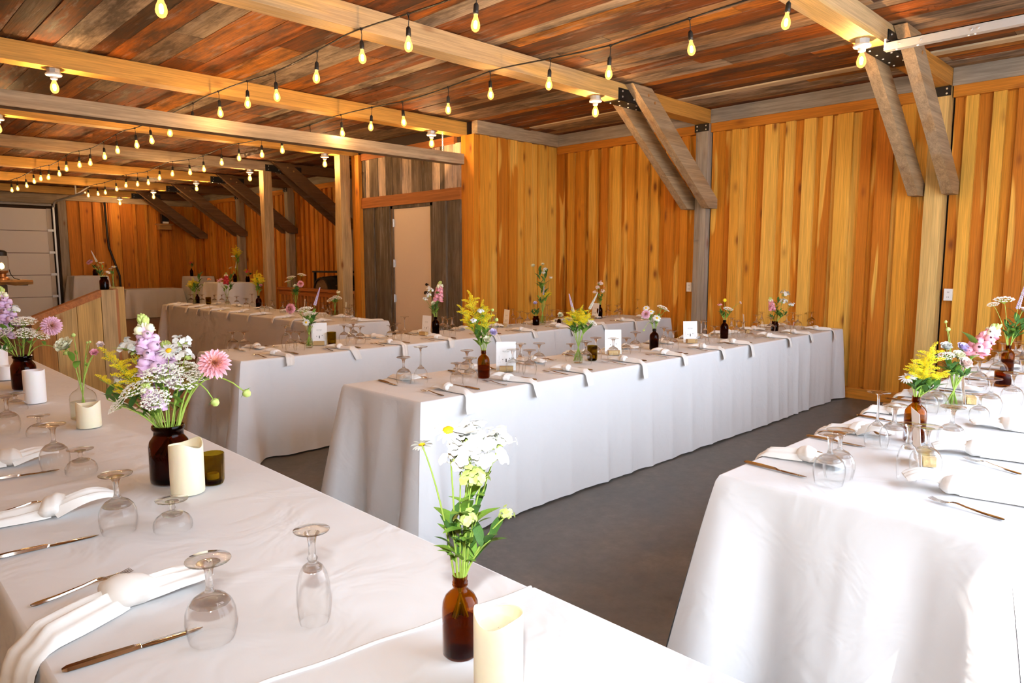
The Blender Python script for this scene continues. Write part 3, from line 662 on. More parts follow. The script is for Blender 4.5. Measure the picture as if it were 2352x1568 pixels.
# live-edge slab bar at the left
sl = thing('slab_counter', 'live-edge wooden slab counter in front of the far garage door', 'counter', (0, 12.4, 0))
mb = MB(); n = 16; rows = []
for i in range(n+1):
    x = 0.6 + (2.19-0.6)*i/n; w = 0.02*math.sin(i*1.3)+0.015*math.sin(i*2.9)
    rows.append([(x, -0.30-w, 1.215), (x, -0.33-w, 1.19), (x, -0.28-w*2, 1.145+0.01*math.sin(i*2.1)), (x, 0.3, 1.145), (x, 0.32, 1.18), (x, 0.3, 1.215), (x, -0.30-w, 1.215)])
mb.grid(rows); e = len(mb.v); mb._f(tuple(range(e-7, e-1)))
link('slab', mb.mesh('slab', slab_x), sl)
link('leg', boxmesh('leg', (1.75, -0.1, 0), (1.92, 0.1, 1.145), barn_dark), sl); link('leg', boxmesh('leg', (0.8, -0.1, 0), (0.97, 0.1, 1.145), barn_dark), sl)
ln = thing('jar_lantern', 'glass jar lantern with black lid standing on the slab counter', 'lantern', (1.87, 12.3, 1.215))
link('base', MB().lathe([(0, 0), (0.09, 0), (0.085, 0.03), (0.05, 0.045), (0.045, 0.09), (0.075, 0.11), (0.08, 0.135), (0, 0.135)], 16).mesh('base', plain('copper', (0.5, 0.22, 0.08), 0.35, 0.8), True, 40), ln)
link('jar', MB().lathe([(0.07, 0.135), (0.085, 0.17), (0.085, 0.33), (0.065, 0.37)], 18).mesh('jar', clear_m, True), ln)
link('lid', MB().lathe([(0.0, 0.43), (0.05, 0.42), (0.075, 0.40), (0.078, 0.345), (0, 0.345)], 18).mesh('lid', black_m, True, 40), ln)
link('bulb', MB().lathe([(0, 0.15), (0.03, 0.17), (0.035, 0.2), (0.02, 0.24), (0, 0.25)], 10).mesh('bulb', emit('lantern_glow', (1.0, 0.5, 0.15), 6.0), True), ln)
link('wire', MB().tube([(0.085, 0, 0.15), (0.1, 0.0, 0.08), (0.14, 0, 0.02), (0.2, -0.02, 0.004)], 0.006, 5).mesh('wire', cord_m), ln)

# ------------------------------------------------------------------ tablecloths
def tablecloth(name, x0, x1, y0, y1, zt, sides, label, seed=1, flare=0.045, fold=0.034, group=None, top_lift=0.0, cloth_m=linen, kick=0.125, skew=0.0, creases=()):
    mb = MB(); zt += top_lift
    nx = max(3, int((x1-x0)/0.07)); ny = max(3, int((y1-y0)/(0.02 if creases else 0.07))); rows = []
    for i in range(nx+1):
        row = []
        for j in range(ny+1):
            x = x0+(x1-x0)*i/nx; y = y0+(y1+skew*(1-i/nx)-y0)*j/ny
            e = min(1, 8*min(i/nx, 1-i/nx, j/ny, 1-j/ny))
            z = zt + e*(0.0025*noise.noise(Vector((x*3.1, y*3.1, seed))) + 0.0012*noise.noise(Vector((x*9, y*9, seed+5))))
            for cc in creases: z += e*0.0035*math.exp(-((y-cc-0.015*math.sin(x*5+cc))/0.016)**2)*(0.4+0.6*abs(noise.noise(Vector((x*2.5, cc, 1)))*2))
            row.append((x, y, z-0.0015))
        rows.append(row)
    mb.grid([list(r) for r in zip(*rows)])
    # skirt: one strip per hanging side, sharing the flared corners
    order = ['y0', 'x1', 'y1', 'x0']
    cor = {'y0': ((x0, y0), (x1, y0)), 'x1': ((x1, y0), (x1, y1)), 'y1': ((x1, y1), (x0, y1)), 'x0': ((x0, y1), (x0, y0))}
    nrm = {'y0': (0, -1), 'x1': (1, 0), 'y1': (0, 1), 'x0': (-1, 0)}
    for si, sd in enumerate(order):
        if sd not in sides: continue
        (ax, ay), (bx, by) = cor[sd]; L = math.hypot(bx-ax, by-ay); n = max(6, int(L/0.016))
        pv = nrm[order[si-1]] if order[si-1] in sides else None; nv = nrm[order[(si+1) % 4]] if order[(si+1) % 4] in sides else None
        cn = nrm[sd]; rows = []
        vs_ = [0, 0.004, 0.014, 0.03, 0.07, 0.13, 0.2, 0.3, 0.4, 0.5, 0.6, 0.7, 0.8, 0.9, 1.0]
        for v in vs_:
            row = []
            for k in range(n+1):
                s = L*k/n; px_, py_ = ax+(bx-ax)*k/n, ay+(by-ay)*k/n
                da = s if pv else 9; db = L-s if nv else 9; dc = min(da, db); other = pv if da < db else nv
                nx_, ny_ = cn
                if other and dc < 0.05:
                    q = 0.5*(1-dc/0.05); nx_, ny_ = cn[0]*(1-q)+other[0]*q, cn[1]*(1-q)+other[1]*q
                    l = math.hypot(nx_, ny_); nx_, ny_ = nx_/l, ny_/l
                S = s + si*17.3 + seed*5.1
                ph = S*10.5+3.2*noise.noise(Vector((S*1.3, seed, 0.3)))+0.5*v; w = 1.0*(1-abs(math.sin(ph)))**1.6 - 0.35 + 0.4*noise.noise(Vector((S*4.3, seed+2, v*0.5))) + 0.35*noise.noise(Vector((S*13, seed+4, v*1.5)))
                amp = fold*(0.35+0.9*abs(noise.noise(Vector((S*0.8, seed+9, 0)))))
                g = v**0.85
                off = 0.004 + 0.006*min(1, v/0.03) + flare*v + amp*w*g
                if dc < 9: off += kick*g*math.exp(-(dc/0.085)**2) - 0.05*g*math.exp(-((dc-0.19)/0.07)**2) + 0.02*g*math.exp(-((dc-0.34)/0.08)**2)
                off = max(off, 0.003)
                z = zt - (zt-0.006-0.012*(0.5+0.5*noise.noise(Vector((S*1.3, seed+3, 1)))))*v
                if v < 0.02: off = 0.010*(v/0.014)**0.5 if v <= 0.014 else 0.011; 
                if v == 0: off = 0
                row.append((px_+nx_*off, py_+ny_*off, z if v else zt-0.0015))
            rows.append(row)
        mb.grid(rows[::-1])
    o = link(name, mb.mesh(name, cloth_m, True)); tag(o, label, 'tablecloth', group); return o
G_CL = 'white cloths on the banquet tables'
AX = [2.16, 3.320, 6.581, 7.82]
tablecloth('tablecloth', AX[0], AX[1]+0.03, 2.86, 3.60, TAB, {'x0', 'y0', 'y1'}, 'white cloth over the open end of the middle table', 1, group=G_CL)
tablecloth('tablecloth', AX[1], AX[2], 2.862, 3.598, TAB, {'y0', 'y1'}, 'white cloth over the long centre stretch of the middle table', 2, group=G_CL, top_lift=-0.0008)
tablecloth('tablecloth', AX[2]-0.03, AX[3], 2.856, 3.604, TAB, {'x1', 'y0', 'y1'}, 'white cloth over the wall end of the middle table', 3, flare=0.02, group=G_CL, top_lift=0.0012, kick=0.05)
BX = [2.14, 3.356, 5.571, 7.77]
tablecloth('tablecloth', BX[0], BX[1]+0.03, 4.98, 5.76, TAB, {'x0', 'y0', 'y1'}, 'white cloth over the open end of the second long table', 4, group=G_CL)
tablecloth('tablecloth', BX[1], BX[2], 4.982, 5.758, TAB, {'y0', 'y1'}, 'white cloth over the centre of the second long table', 5, group=G_CL, top_lift=-0.0008)
tablecloth('tablecloth', BX[2]-0.03, BX[3], 4.978, 5.762, TAB, {'x1', 'y0', 'y1'}, 'white cloth over the wall end of the second long table', 6, flare=0.02, group=G_CL, top_lift=0.0012, kick=0.06)
HX0, HX1 = 0.238, 1.068
tablecloth('tablecloth', HX0, HX1, 1.03, 6.5, TAB, {'x0', 'x1', 'y1'}, 'white cloth over the candle-lined head table', 7, group=G_CL, flare=0.03, creases=(1.55, 2.05, 2.6, 3.1, 3.75, 4.4, 5.1))
nearcloth = tablecloth('tablecloth', HX0-0.003, HX1+0.003, -0.60, 1.02, TAB, {'x0', 'x1', 'y0'}, 'overlapping white cloth on the near end of the head table', 8, group=G_CL, flare=0.03, top_lift=0.004, skew=0.11, creases=(0.2, 0.62))
link('hem', MB().tube([(HX0+0.01+(HX1-HX0-0.01)*k/20, 1.128-0.107*k/20+0.003*math.sin(k*1.3), TAB+0.0035) for k in range(21)], 0.0042, 6).mesh('hem', linen, True), nearcloth)
tablecloth('tablecloth', 2.135, 4.9, 0.345, 1.15, TAB, {'x0', 'y0', 'y1'}, 'white cloth over the sunlit end of the table by the open door', 9, group=G_CL, flare=0.06, fold=0.036)
tablecloth('tablecloth', 4.87, 7.7, 0.343, 1.152, TAB, {'x1', 'y0', 'y1'}, 'white cloth over the wall end of the sunlit table', 10, group=G_CL, top_lift=0.0012)
tablecloth('tablecloth', 4.10, 4.93, 7.17, 9.9, TAB, {'x0', 'x1', 'y0'}, 'white cloth over the closer half of the dim back table', 11, flare=0.02, fold=0.02, group=G_CL)
tablecloth('tablecloth', 4.10, 4.93, 9.87, 12.55, TAB, {'x0', 'x1', 'y1'}, 'white cloth over the farther half of the dim back table', 12, flare=0.02, fold=0.02, group=G_CL, top_lift=-0.0008)
G_BK = 'draped tables at the far end'
tablecloth('tablecloth', 5.62, 7.0, 19.85, 20.6, 0.76, {'x0', 'x1', 'y0', 'y1'}, 'low white draped table against the far cedar wall', 13, flare=0.06, group=G_BK)
tablecloth('tablecloth', 4.55, 5.3, 20.2, 20.9, 1.12, {'x0', 'x1', 'y0', 'y1'}, 'tall white draped bar table beside the far garage door', 14, fold=0.045, group=G_BK)
tablecloth('tablecloth', 7.2, 7.8, 19.7, 20.35, 1.08, {'x0', 'x1', 'y0', 'y1'}, 'tall white draped table in the far corner of the barn', 15, fold=0.03, group=G_BK, kick=0.05)
tablecloth('tablecloth', 5.62, 6.35, 14.0, 14.7, 1.06, {'x0', 'x1', 'y0', 'y1'}, 'tall pleated white draped table beyond the railing post', 16, fold=0.04, group=G_BK)

# ------------------------------------------------------------------ napkins
def loft(secs, n=17, seed=0, pleat=0.35, k=2.3):
    """secs: (center, along, width, height); pleated folded-cloth sections, flat underneath"""
    mb = MB(); rows = []
    def tri(q): q = q % 1.0; return 1-abs(2*q-1)
    for i, (c, t, w, h) in enumerate(secs):
        t = Vector(t).normalized(); side = t.cross(Vector((0, 0, 1)))
        side = side.normalized() if side.length > 0.2 else Vector((1, 0, 0)); up = side.cross(t)
        row = []
        for j in range(n):
            u = -1+2*j/(n-1); e = (1-abs(u)**5)
            z = h*e*((1-pleat)+pleat*tri(k*u*0.5+seed+i*0.012)) + 0.0015
            row.append(Vector(c) + side*(w/2*u*(1+0.06*noise.noise(Vector((i*.5, seed, u))))) + up*z)
        for u in (0.9, 0.0, -0.9): row.append(Vector(c) + side*(w/2*u) + up*0.0004)
        row.append(row[0]); rows.append(row)
    mb.grid(rows); b = len(mb.v); m = len(rows[0]); mb._f(tuple(range(b-m, b-1))); mb._f(tuple(range(m-2, -1, -1)))
    return mb
_nk = {}
def napkin_meshes(e, var, extra=0.0):
    key = (round(e, 2), var, extra)
    if key in _nk: return _nk[key]
    r = random.Random(var*13+int(e*100)); L = min(0.29, max(0.17, e + 0.075 + 0.04*r.random()))+extra; secs = []; n = 20; bend = r.uniform(-0.05, 0.05)
    for i in range(n+1):
        s = 0.010 + L*i/n; t = i/n
        w = 0.044 + 0.030*math.sin(min(1, t*1.6)*PI/2) + 0.006*math.sin(t*9+var) - 0.03*max(0, t-0.86)
        h = 0.030 - 0.014*t + 0.003*math.sin(t*7+var*2) - (0.010 if t > 0.95 else 0)
        if s < e: c = (bend*t*t, -s, 0.001); d = (0, -1, 0)
        else:
            q = min((s-e)/0.04, 1.0); ang = q*1.35; rr_ = 0.027
            o = rr_*math.sin(ang)*0.9; dz = rr_*(1-math.cos(ang)); rest = max(0, s-e-0.04)
            c = (bend*t*t, -e-o-rest*0.30, 0.001-dz-rest*0.95); d = (0, -math.cos(ang), -math.sin(ang))
        if s > e: h *= 0.45; w *= 1.1
        secs.append((c, d, w, h))
    body = loft(secs, 17, r.random(), 0.40, 2.6).mesh('long_tail', napkin_m, True, 62)
    secs = []; lift = (0.012, 0.03, 0.018)[var % 3]
    for i in range(11):
        t = i/10; secs.append(((0.02*math.sin(2.2*t+var), 0.004+0.105*t, 0.001+lift*math.sin(t*PI*0.75)), (0.25*math.cos(2.2*t+var), 1, 2.0*lift/0.105*math.cos(t*PI*0.75)), 0.040+0.052*t**0.8-(0.02 if i == 10 else 0), 0.030-0.021*t))
    tail = loft(secs, 17, r.random(), 0.5, 3.4).mesh('short_tail', napkin_m, True, 62)
    mb = MB(); rows = []      # knot: one pleated turn of cloth wrapped round the roll
    for i in range(13):
        y = -0.030+0.060*i/12; q = y/0.030; f = (1-0.30*q*q-0.30*abs(q)**6); row = []
        for j in range(25):
            a = 2*PI*j/24; f2 = f*(1+0.045*math.sin(q*7+2.0*math.sin(a+var)) + 0.05*noise.noise(Vector((2*math.cos(a), 2*math.sin(a), q+var*3))))
            row.append((0.0375*f2*math.cos(a)+0.35*y*(1 if var != 1 else -1), y*(1+0.15*math.cos(a+var)), max(0.0225+0.0235*f2*math.sin(a), 0.0008)))
        rows.append(row)
    mb.grid(rows[::-1]); b = len(mb.v); mb._f(tuple(range(b-25, b-1))); mb._f(tuple(range(23, -1, -1)))
    knot = mb.mesh('knot', napkin_m, True, 62)
    _nk[key] = (body, tail, knot); return _nk[key]
NAPK = []
def napkin(pos, out, e, var, tbl, z=TAB, rot=0.0, scale=1.0, extra=0.0):
    a = math.atan2(out[1], out[0]) + PI/2 + rot
    r = thing('napkin', '', 'napkin', (pos[0], pos[1], z+0.001), a, 'knotted napkins on '+tbl, scale=scale)
    b, t, k = napkin_meshes(max(e/scale/max(math.cos(rot), .5), 0.06), var, extra)
    link('long_tail', b, r); link('short_tail', t, r); link('knot', k, r); NAPK.append((r, tbl)); return r

# ------------------------------------------------------------------ cutlery
def knife_me():
    mb = MB(); rows = []
    for t, w, h, z in ((0, .004, .003, .002), (.008, .008, .006, .001), (.06, .0085, .007, .001), (.115, .0065, .0065, .001), (.125, .005, .005, .0015), (.128, .008, .002, .002), (.16, .0095, .0017, .002), (.2, .009, .0014, .002), (.225, .006, .0012, .002), (.236, .0008, .001, .002)):
        rows.append([(t, -w, z), (t, -w*0.7, z+h), (t, w*0.7, z+h), (t, w, z), (t, -w, z)])
    mb.grid(rows); return mb.mesh('knife', steel_m, True, 50)
KN_ME = knife_me()
FK_H = MB(); rows = []
for t, w, h, z in ((0, .004, .0025, .001), (.01, .0075, .003, .001), (.05, .006, .003, .002), (.1, .0038, .003, .006), (.125, .0036, .003, .010), (.138, .006, .0022, .010), (.146, .0115, .002, .007), (.155, .0125, .0018, .004)):
    rows.append([(t, -w, z), (t, -w*0.7, z+h), (t, w*0.7, z+h), (t, w, z), (t, -w, z)])
FK_H.grid(rows); FK_H = FK_H.mesh('handle', steel_m, True, 50)
FK_T = MB()
for k in range(4):
    y = -0.0102+0.0068*k; rows = []
    for t, w, z in ((.153, .0021, .004), (.165, .0019, .0025), (.185, .0016, .003), (.203, .0008, .007)):
        rows.append([(t, y-w, z), (t, y-w, z+.0018), (t, y+w, z+.0018), (t, y+w, z), (t, y-w, z)])
    FK_T.grid(rows)
FK_T = FK_T.mesh('tines', steel_m, True, 50)
KNIV = []; FORK = []
def knife(p, ang, tbl):
    o = link('table_knife', KN_ME, None, (p[0], p[1], TAB+0.002), (0, 0, ang)); tag(o, '', 'knife', 'knives on '+tbl); KNIV.append((o, tbl)); return o
def fork(p, ang, tbl):
    o = thing('fork', '', 'fork', (p[0], p[1], TAB+0.002), ang, 'forks on '+tbl); link('handle', FK_H, o); link('tines', FK_T, o); FORK.append((o, tbl)); return o
def ang2(p, q): return math.atan2(q[1]-p[1], q[0]-p[0])
T_A, T_B, T_C, T_D, T_H = 'the middle table', 'the second long table', 'the dim back table', 'the sunlit table', 'the head table'
def seat(kx, ky, out, e, tbl, var, rot=0.0, cut=True):
    napkin((kx, ky), out, e, var, tbl, rot=rot)
    if not cut: return
    d = (-out[0], -out[1]); left = (-d[1], d[0]); an = math.atan2(d[1], d[0])
    ex, ey = kx+out[0]*(e-0.035), ky+out[1]*(e-0.035)
    j = RND.uniform(-0.01, 0.02)
    fork((ex+left[0]*0.12, ey+left[1]*0.12), an+RND.uniform(-.12, .12), tbl)
    knife((ex-left[0]*(0.13+j), ey-left[1]*(0.13+j)), an+RND.uniform(-.12, .12), tbl)
for i, x in enumerate((2.46, 2.93, 3.48, 4.1, 4.64, 5.2, 5.71, 6.42, 6.96, 7.5)): seat(x, 3.01, (0, -1), 0.15, T_A, i % 3, 0.28+RND.uniform(-.15, .15))
for i, x in enumerate((2.50, 3.05, 3.62, 4.2, 4.72, 5.28, 5.85, 6.45, 7.0, 7.5)): seat(x, 3.45, (0, 1), 0.15, T_A, (i+1) % 3, 0.2+RND.uniform(-.2, .2))
for i, x in enumerate((2.47, 3.03, 3.53, 4.07, 4.65, 5.18, 5.77, 6.35, 6.94, 7.39)): seat(x, 5.12, (0, -1), 0.14, T_B, (i+1) % 3, 0.22+RND.uniform(-.15, .15))
for i, x in enumerate((2.55, 3.12, 3.7, 4.25, 4.8, 5.3, 5.9, 6.45, 7.0)): seat(x, 5.62, (0, 1), 0.14, T_B, i % 3, RND.uniform(-.2, .2))
for i, p in enumerate(((4.386, 7.605), (4.219, 7.949), (4.250, 8.489), (4.294, 9.181), (4.337, 9.841), (4.378, 10.511), (4.358, 10.949), (4.346, 11.403), (4.368, 12.013), (4.357, 12.618))): seat(4.27, min(p[1], 12.32-0.0*i), (-1, 0), 0.17, T_C, i % 3, RND.uniform(-.35, 0.0))
for i, y in enumerate((8.0, 8.7, 9.5, 10.3, 11.1, 11.9)): seat(4.78, y, (1, 0), 0.15, T_C, i % 3, RND.uniform(-.2, .2), False)
seat(4.62, 7.33, (0, -1), 0.16, T_C, 1, 1.2, False)
# sunlit table: far edge, then near edge
for i, (k, kn0, kn1) in enumerate((((2.501, 1.008), (2.322, 1.161), (2.297, 0.914)), ((3.056, 1.021), (2.860, 1.163), (2.847, 0.935)), ((3.578, 1.050), (3.415, 1.158), (3.401, 1.033)), ((4.121, 1.103), (3.952, 1.202), (3.958, 1.083)))):
    napkin(k, (0, 1), 1.15-k[1]+0.0, i % 3, T_D, rot=0.12 if i == 0 else 0.05, scale=1.18); knife(kn0, ang2(kn0, kn1), T_D)
fork((2.595, 1.148), ang2((2.595, 1.148), (2.607, 1.024)), T_D); fork((3.118, 1.112), ang2((3.118, 1.112), (3.097, 0.991)), T_D)
for i, x in enumerate((4.55, 5.1, 5.65, 6.2, 6.75, 7.3)): seat(x, 1.0, (0, 1), 0.15, T_D, i % 3, RND.uniform(-.1, .2))
for i, (k, e) in enumerate((((2.472, 0.538), 0.16), ((3.021, 0.599), 0.16), ((3.585, 0.595), 0.16))): napkin(k, (0, -1), k[1]-0.345, (i+1) % 3, T_D, rot=0.25, scale=1.25)
p, q = (2.563, 0.374), (2.591, 0.591); knife((q[0]+(p[0]-q[0])*1.08, q[1]+(p[1]-q[1])*1.08), ang2(p, q), T_D)
p, q = (3.160, 0.462), (3.131, 0.637); knife(p, ang2(p, q), T_D)
fork((2.303, 0.377), ang2((2.303, 0.377), (2.353, 0.586)), T_D); p = (2.849, 0.430); fork(p, ang2(p, (2.918, 0.580)), T_D)
for i, x in enumerate((4.5, 5.1, 5.7)): seat(x, 0.5, (0, -1), 0.155, T_D, i % 3, 0.2)
# head table
napkin((0.408, 1.572), (-1, -0.18), (0.408, 1.572)[0]-HX0+0.012, 0, T_H, rot=0.15, scale=1.4, extra=0.10)
napkin((0.427, 2.293), (-1, 0), (0.427, 2.293)[0]-HX0, 1, T_H, rot=-0.1, scale=1.3)
napkin((0.429, 2.982), (-1, 0), (0.429, 2.982)[0]-HX0, 2, T_H, rot=0.0, scale=1.3)
knife((0.249, 1.382), ang2((0.249, 1.382), (0.493, 1.358)), T_H); p = (0.236, 2.046); knife(p, ang2(p, (0.494, 2.028)), T_H); p = (0.306, 2.813); knife(p, ang2(p, (0.494, 2.787)), T_H)
fork((0.261, 1.701), ang2((0.261, 1.701), (0.474, 1.730)), T_H); p = (0.268, 2.402); fork(p, ang2(p, (0.464, 2.433)), T_H)

# ------------------------------------------------------------------ stemware, all standing upside down
def facet(n, d): return lambda a, z: 1 + d*math.cos(n*a)
def diamond(n, d): return lambda a, z: 1 + d*math.cos(n*a+z*700) + d*math.cos(n*a-z*700)
def scaled(p, sr, sz): return [(r*sr, z*sz) for r, z in p]
GOB = [(.0405, 0), (.0445, .018), (.0472, .038), (.0458, .056), (.039, .073), (.028, .085), (.014, .092), (.006, .094)]
GOS = [(0, .078), (.018, .0765), (.0335, .070), (.0378, .0735), (.0275, .0848), (.0135, .0922), (.0085, .098), (.0066, .106), (.0066, .122), (.0085, .138), (.014, .148), (.022, .152)]
GOF = [(0, .1505), (.022, .151), (.0405, .1555), (.042, .158), (.040, .160), (.015, .1635), (0, .164)]
COB = [(.047, 0), (.0488, .010), (.0475, .022), (.041, .034), (.028, .044), (.012, .0495), (.005, .050)]
COS = [(0, .043), (.014, .042), (.026, .0395), (.026, .0445), (.012, .0500), (.007, .0515), (.006, .054), (.0095, .060), (.0065, .066), (.009, .073), (.018, .077)]
COF = [(0, .0755), (.018, .076), (.040, .080), (.041, .0825), (.012, .086), (0, .0865)]
FLB = [(.0285, 0), (.031, .012), (.0335, .045), (.0325, .075), (.027, .100), (.019, .116), (.009, .124), (.005, .125)]
FLS = [(0, .112), (.010, .1105), (.0185, .107), (.0185, .1145), (.010, .1235), (.008, .1255), (.011, .132), (.0075, .138), (.0072, .160), (.010, .176), (.016, .184)]
FLF = [(0, .183), (.016, .184), (.034, .188), (.0355, .1905), (.012, .1945), (0, .195)]
TAB_ = [(.0395, 0), (.0435, .016), (.045, .034), (.0415, .055), (.033, .073), (.021, .088), (.010, .098), (.005, .101)]
TAS = [(0, .090), (.010, .088), (.0195, .0835), (.0195, .0885), (.010, .0985), (.006, .104), (.0055, .112), (.0045, .14), (.0045, .185), (.0065, .202), (.014, .209)]
TAF = [(0, .208), (.014, .209), (.041, .2135), (.0425, .216), (.012, .2205), (0, .221)]
GT = {}
def gtype(k, bowl, stem, foot, mod=None, n=24, desc='', fmod=None):
    inner = [(max(q-.0012, .0005), z_+(.0 if i_ else .0003)) for i_, (q, z_) in enumerate(bowl)]
    rim = [(bowl[0][0]-.0006, -.0006)]
    GT[k] = (MB().lathe(inner[::-1]+rim+bowl, n, mod).mesh('bowl', bowl_m, True), MB().lathe(stem, 12).mesh('stem', stem_m, True), MB().lathe(foot, max(20, n), fmod).mesh('foot', foot_m, True), desc)
gtype('g', GOB, GOS, GOF, desc='plain round goblet')
gtype('s', scaled(GOB, .86, .78), scaled(GOS, .86, .78), scaled(GOF, .86, .78), desc='small plain goblet')
gtype('c', COB, COS, COF, diamond(24, .014), 72, 'low cut-crystal coupe', facet(18, .02))
gtype('f', FLB, FLS, FLF, facet(9, .025), 54, 'slender cut flute')
gtype('t', TAB_, TAS, TAF, facet(12, .015), 48, 'tall long-stemmed wine glass')
gtype('k', scaled(GOB, .98, .96), GOS and scaled(GOS, 1.0, .96), scaled(GOF, 1.0, .96), facet(11, .035), 66, 'cut-glass goblet')
GLS = []
def glass(k, p, tbl, sc_=1.0):
    b, s, f, d = GT[k]
    r = thing('goblet', '', 'glass', (p[0], p[1], TAB+0.0025), RND.random()*6, 'upturned glasses on '+tbl, scale=sc_)
    link('bowl', b, r); link('stem', s, r); link('foot', f, r); GLS.append((r, tbl, d)); return r
for k, p in (('g', (0.481, 1.307)), ('f', (0.654, 1.229)), ('g', (0.517, 2.022)), ('c', (0.627, 1.940)), ('g', (0.533, 2.805)), ('c', (0.587, 2.695)), ('g', (0.516, 3.547)), ('c', (0.602, 3.410)), ('c', (0.632, 4.079))): glass(k, p, T_H)
for k, p in (('g', (2.410, 3.353)), ('t', (2.509, 3.318)), ('s', (2.632, 3.134)), ('g', (2.669, 3.056)), ('g', (2.884, 3.331)), ('k', (3.165, 3.202)), ('f', (3.189, 3.154)), ('g', (3.179, 3.065)), ('g', (3.495, 3.278)),
             ('s', (3.846, 3.291)), ('g', (3.805, 3.118)), ('g', (4.047, 3.221)), ('k', (4.157, 3.145)), ('s', (4.448, 3.239)), ('g', (4.586, 3.251)), ('f', (4.817, 3.139)), ('k', (4.987, 3.212)), ('g', (4.921, 3.115)),
             ('t', (5.374, 3.130)), ('f', (5.606, 3.223)), ('g', (5.544, 3.097)), ('f', (6.105, 3.236)), ('g', (6.248, 3.257)), ('g', (6.146, 3.142)), ('c', (6.199, 3.090)), ('g', (7.043, 3.447)), ('f', (7.034, 3.389)), ('g', (6.799, 3.177)),
             ('c', (7.136, 3.223)), ('g', (7.318, 3.244)), ('f', (7.224, 3.136)), ('g', (7.353, 3.141)), ('g', (7.863, 3.204)), ('k', (7.999, 3.221))): glass(k, p, T_A)
for k, p in (('g', (2.338, 5.583)), ('g', (2.404, 5.519)), ('f', (2.723, 5.444)), ('g', (2.672, 5.254)), ('k', (2.733, 5.233)), ('g', (3.287, 5.462)), ('g', (3.243, 5.276)), ('g', (3.439, 5.555)), ('k', (3.353, 5.304)), ('s', (3.764, 5.438)), ('g', (3.723, 5.275)), ('t', (3.795, 5.254)),
             ('g', (4.498, 5.570)), ('g', (4.396, 5.368)), ('f', (4.325, 5.209)), ('f', (4.968, 5.296)), ('g', (5.021, 5.509)), ('f', (5.523, 5.587)), ('g', (5.617, 5.570)), ('g', (5.528, 5.359)), ('t', (6.047, 5.542)), ('g', (6.087, 5.502)), ('g', (6.109, 5.399)), ('s', (6.267, 5.491)),
             ('g', (6.432, 5.414)), ('g', (6.667, 5.535)), ('g', (7.282, 5.598)), ('g', (7.306, 5.475)), ('g', (7.571, 5.624)), ('t', (7.799, 5.505)), ('s', (7.988, 5.538))): glass(k, p, T_B)
for k, p in (('g', (4.50, 12.40)), ('g', (4.613, 12.192)), ('g', (4.712, 11.923)), ('g', (4.851, 11.957)), ('g', (4.587, 11.090)), ('g', (4.783, 11.203)), ('g', (4.620, 10.479)), ('t', (4.775, 10.609)), ('s', (4.537, 9.767)), ('s', (4.546, 9.634)), ('g', (4.686, 9.746)), ('g', (4.591, 9.230)), ('g', (4.854, 9.581)),
             ('f', (4.635, 8.209)), ('g', (4.639, 8.105)), ('g', (4.849, 8.415)), ('g', (4.564, 7.519)), ('g', (4.515, 7.390)), ('f', (4.648, 7.526)), ('g', (4.85, 9.04)), ('g', (4.84, 8.90))): glass(k, p, T_C)
for k, p in (('g', (2.284, 0.850)), ('k', (2.377, 0.854)), ('t', (2.889, 0.903)), ('g', (2.914, 0.851)), ('f', (2.504, 0.683)), ('g', (2.611, 0.658)), ('k', (3.074, 0.693)), ('s', (3.675, 0.726)), ('g', (3.913, 0.733)), ('k', (4.234, 0.703)), ('g', (4.623, 0.931)), ('g', (5.169, 0.938)),
             ('k', (3.800, 0.928)), ('g', (3.701, 0.943)), ('f', (4.618, 0.733)), ('g', (5.748, 0.917)), ('g', (5.911, 0.982)), ('g', (5.748, 1.028))): glass(k, p, T_D, 1.06 if k in 'gk' else 1.0)

# ------------------------------------------------------------------ candles and votives
def candle(p, r, h, mat, label, seed=0, wave=0.008):
    mb = MB(); n = 32
    def top(a): return h + wave*math.sin(a*2+seed) + wave*0.5*math.sin(a*3+seed*2)
    prof = ((r*0.02, 'b', 0), (r*0.97, 'b', 0), (r, 'b', 0.003), (r, 'm', 0.35), (r, 'm', 0.7), (r, 't', -0.004), (r*0.985, 't', 0), (r*0.93, 't', -0.001), (r*0.88, 't', -0.010), (r*0.80, 'c', -0.020), (r*0.02, 'c', -0.024))
    rows = [[(q*math.cos(2*PI*k/n), q*math.sin(2*PI*k/n), v if m_ == 'b' else h*v if m_ == 'm' else h+v if m_ == 'c' else top(2*PI*k/n)+v) for k in range(n+1)] for q, m_, v in prof]
    mb.grid([x_[::-1] for x_ in rows])
    o = thing('pillar_candle', label, 'candle', (p[0], p[1], TAB+0.003))
    link('wax', mb.mesh('wax', mat, True, 50), o)
    return o
candle((0.770, 2.228), 0.050, 0.155, wax_m, 'tall ivory pillar candle in front of the wide dark jar', 0.6)
candle((0.789, 3.431), 0.048, 0.105, wax_m, 'short ivory pillar candle in front of the clear glass bottle', 2.0)
candle((0.739, 4.227), 0.049, 0.168, wax2_m, 'tall white pillar candle beside the second dark jar', 1.0, 0.002)
candle((0.765, 5.190), 0.05, 0.085, wax2_m, 'short white pillar candle cut off by the left frame edge', 1.0, 0.002)
candle((0.827, 5.770), 0.045, 0.15, wax2_m, 'white pillar candle behind the shortest one at the left', 2.0, 0.002)
candle((0.756, 0.799), 0.0415, 0.138, wax_m, 'ivory pillar candle beside the amber bottle at the front', 3.6, 0.007)
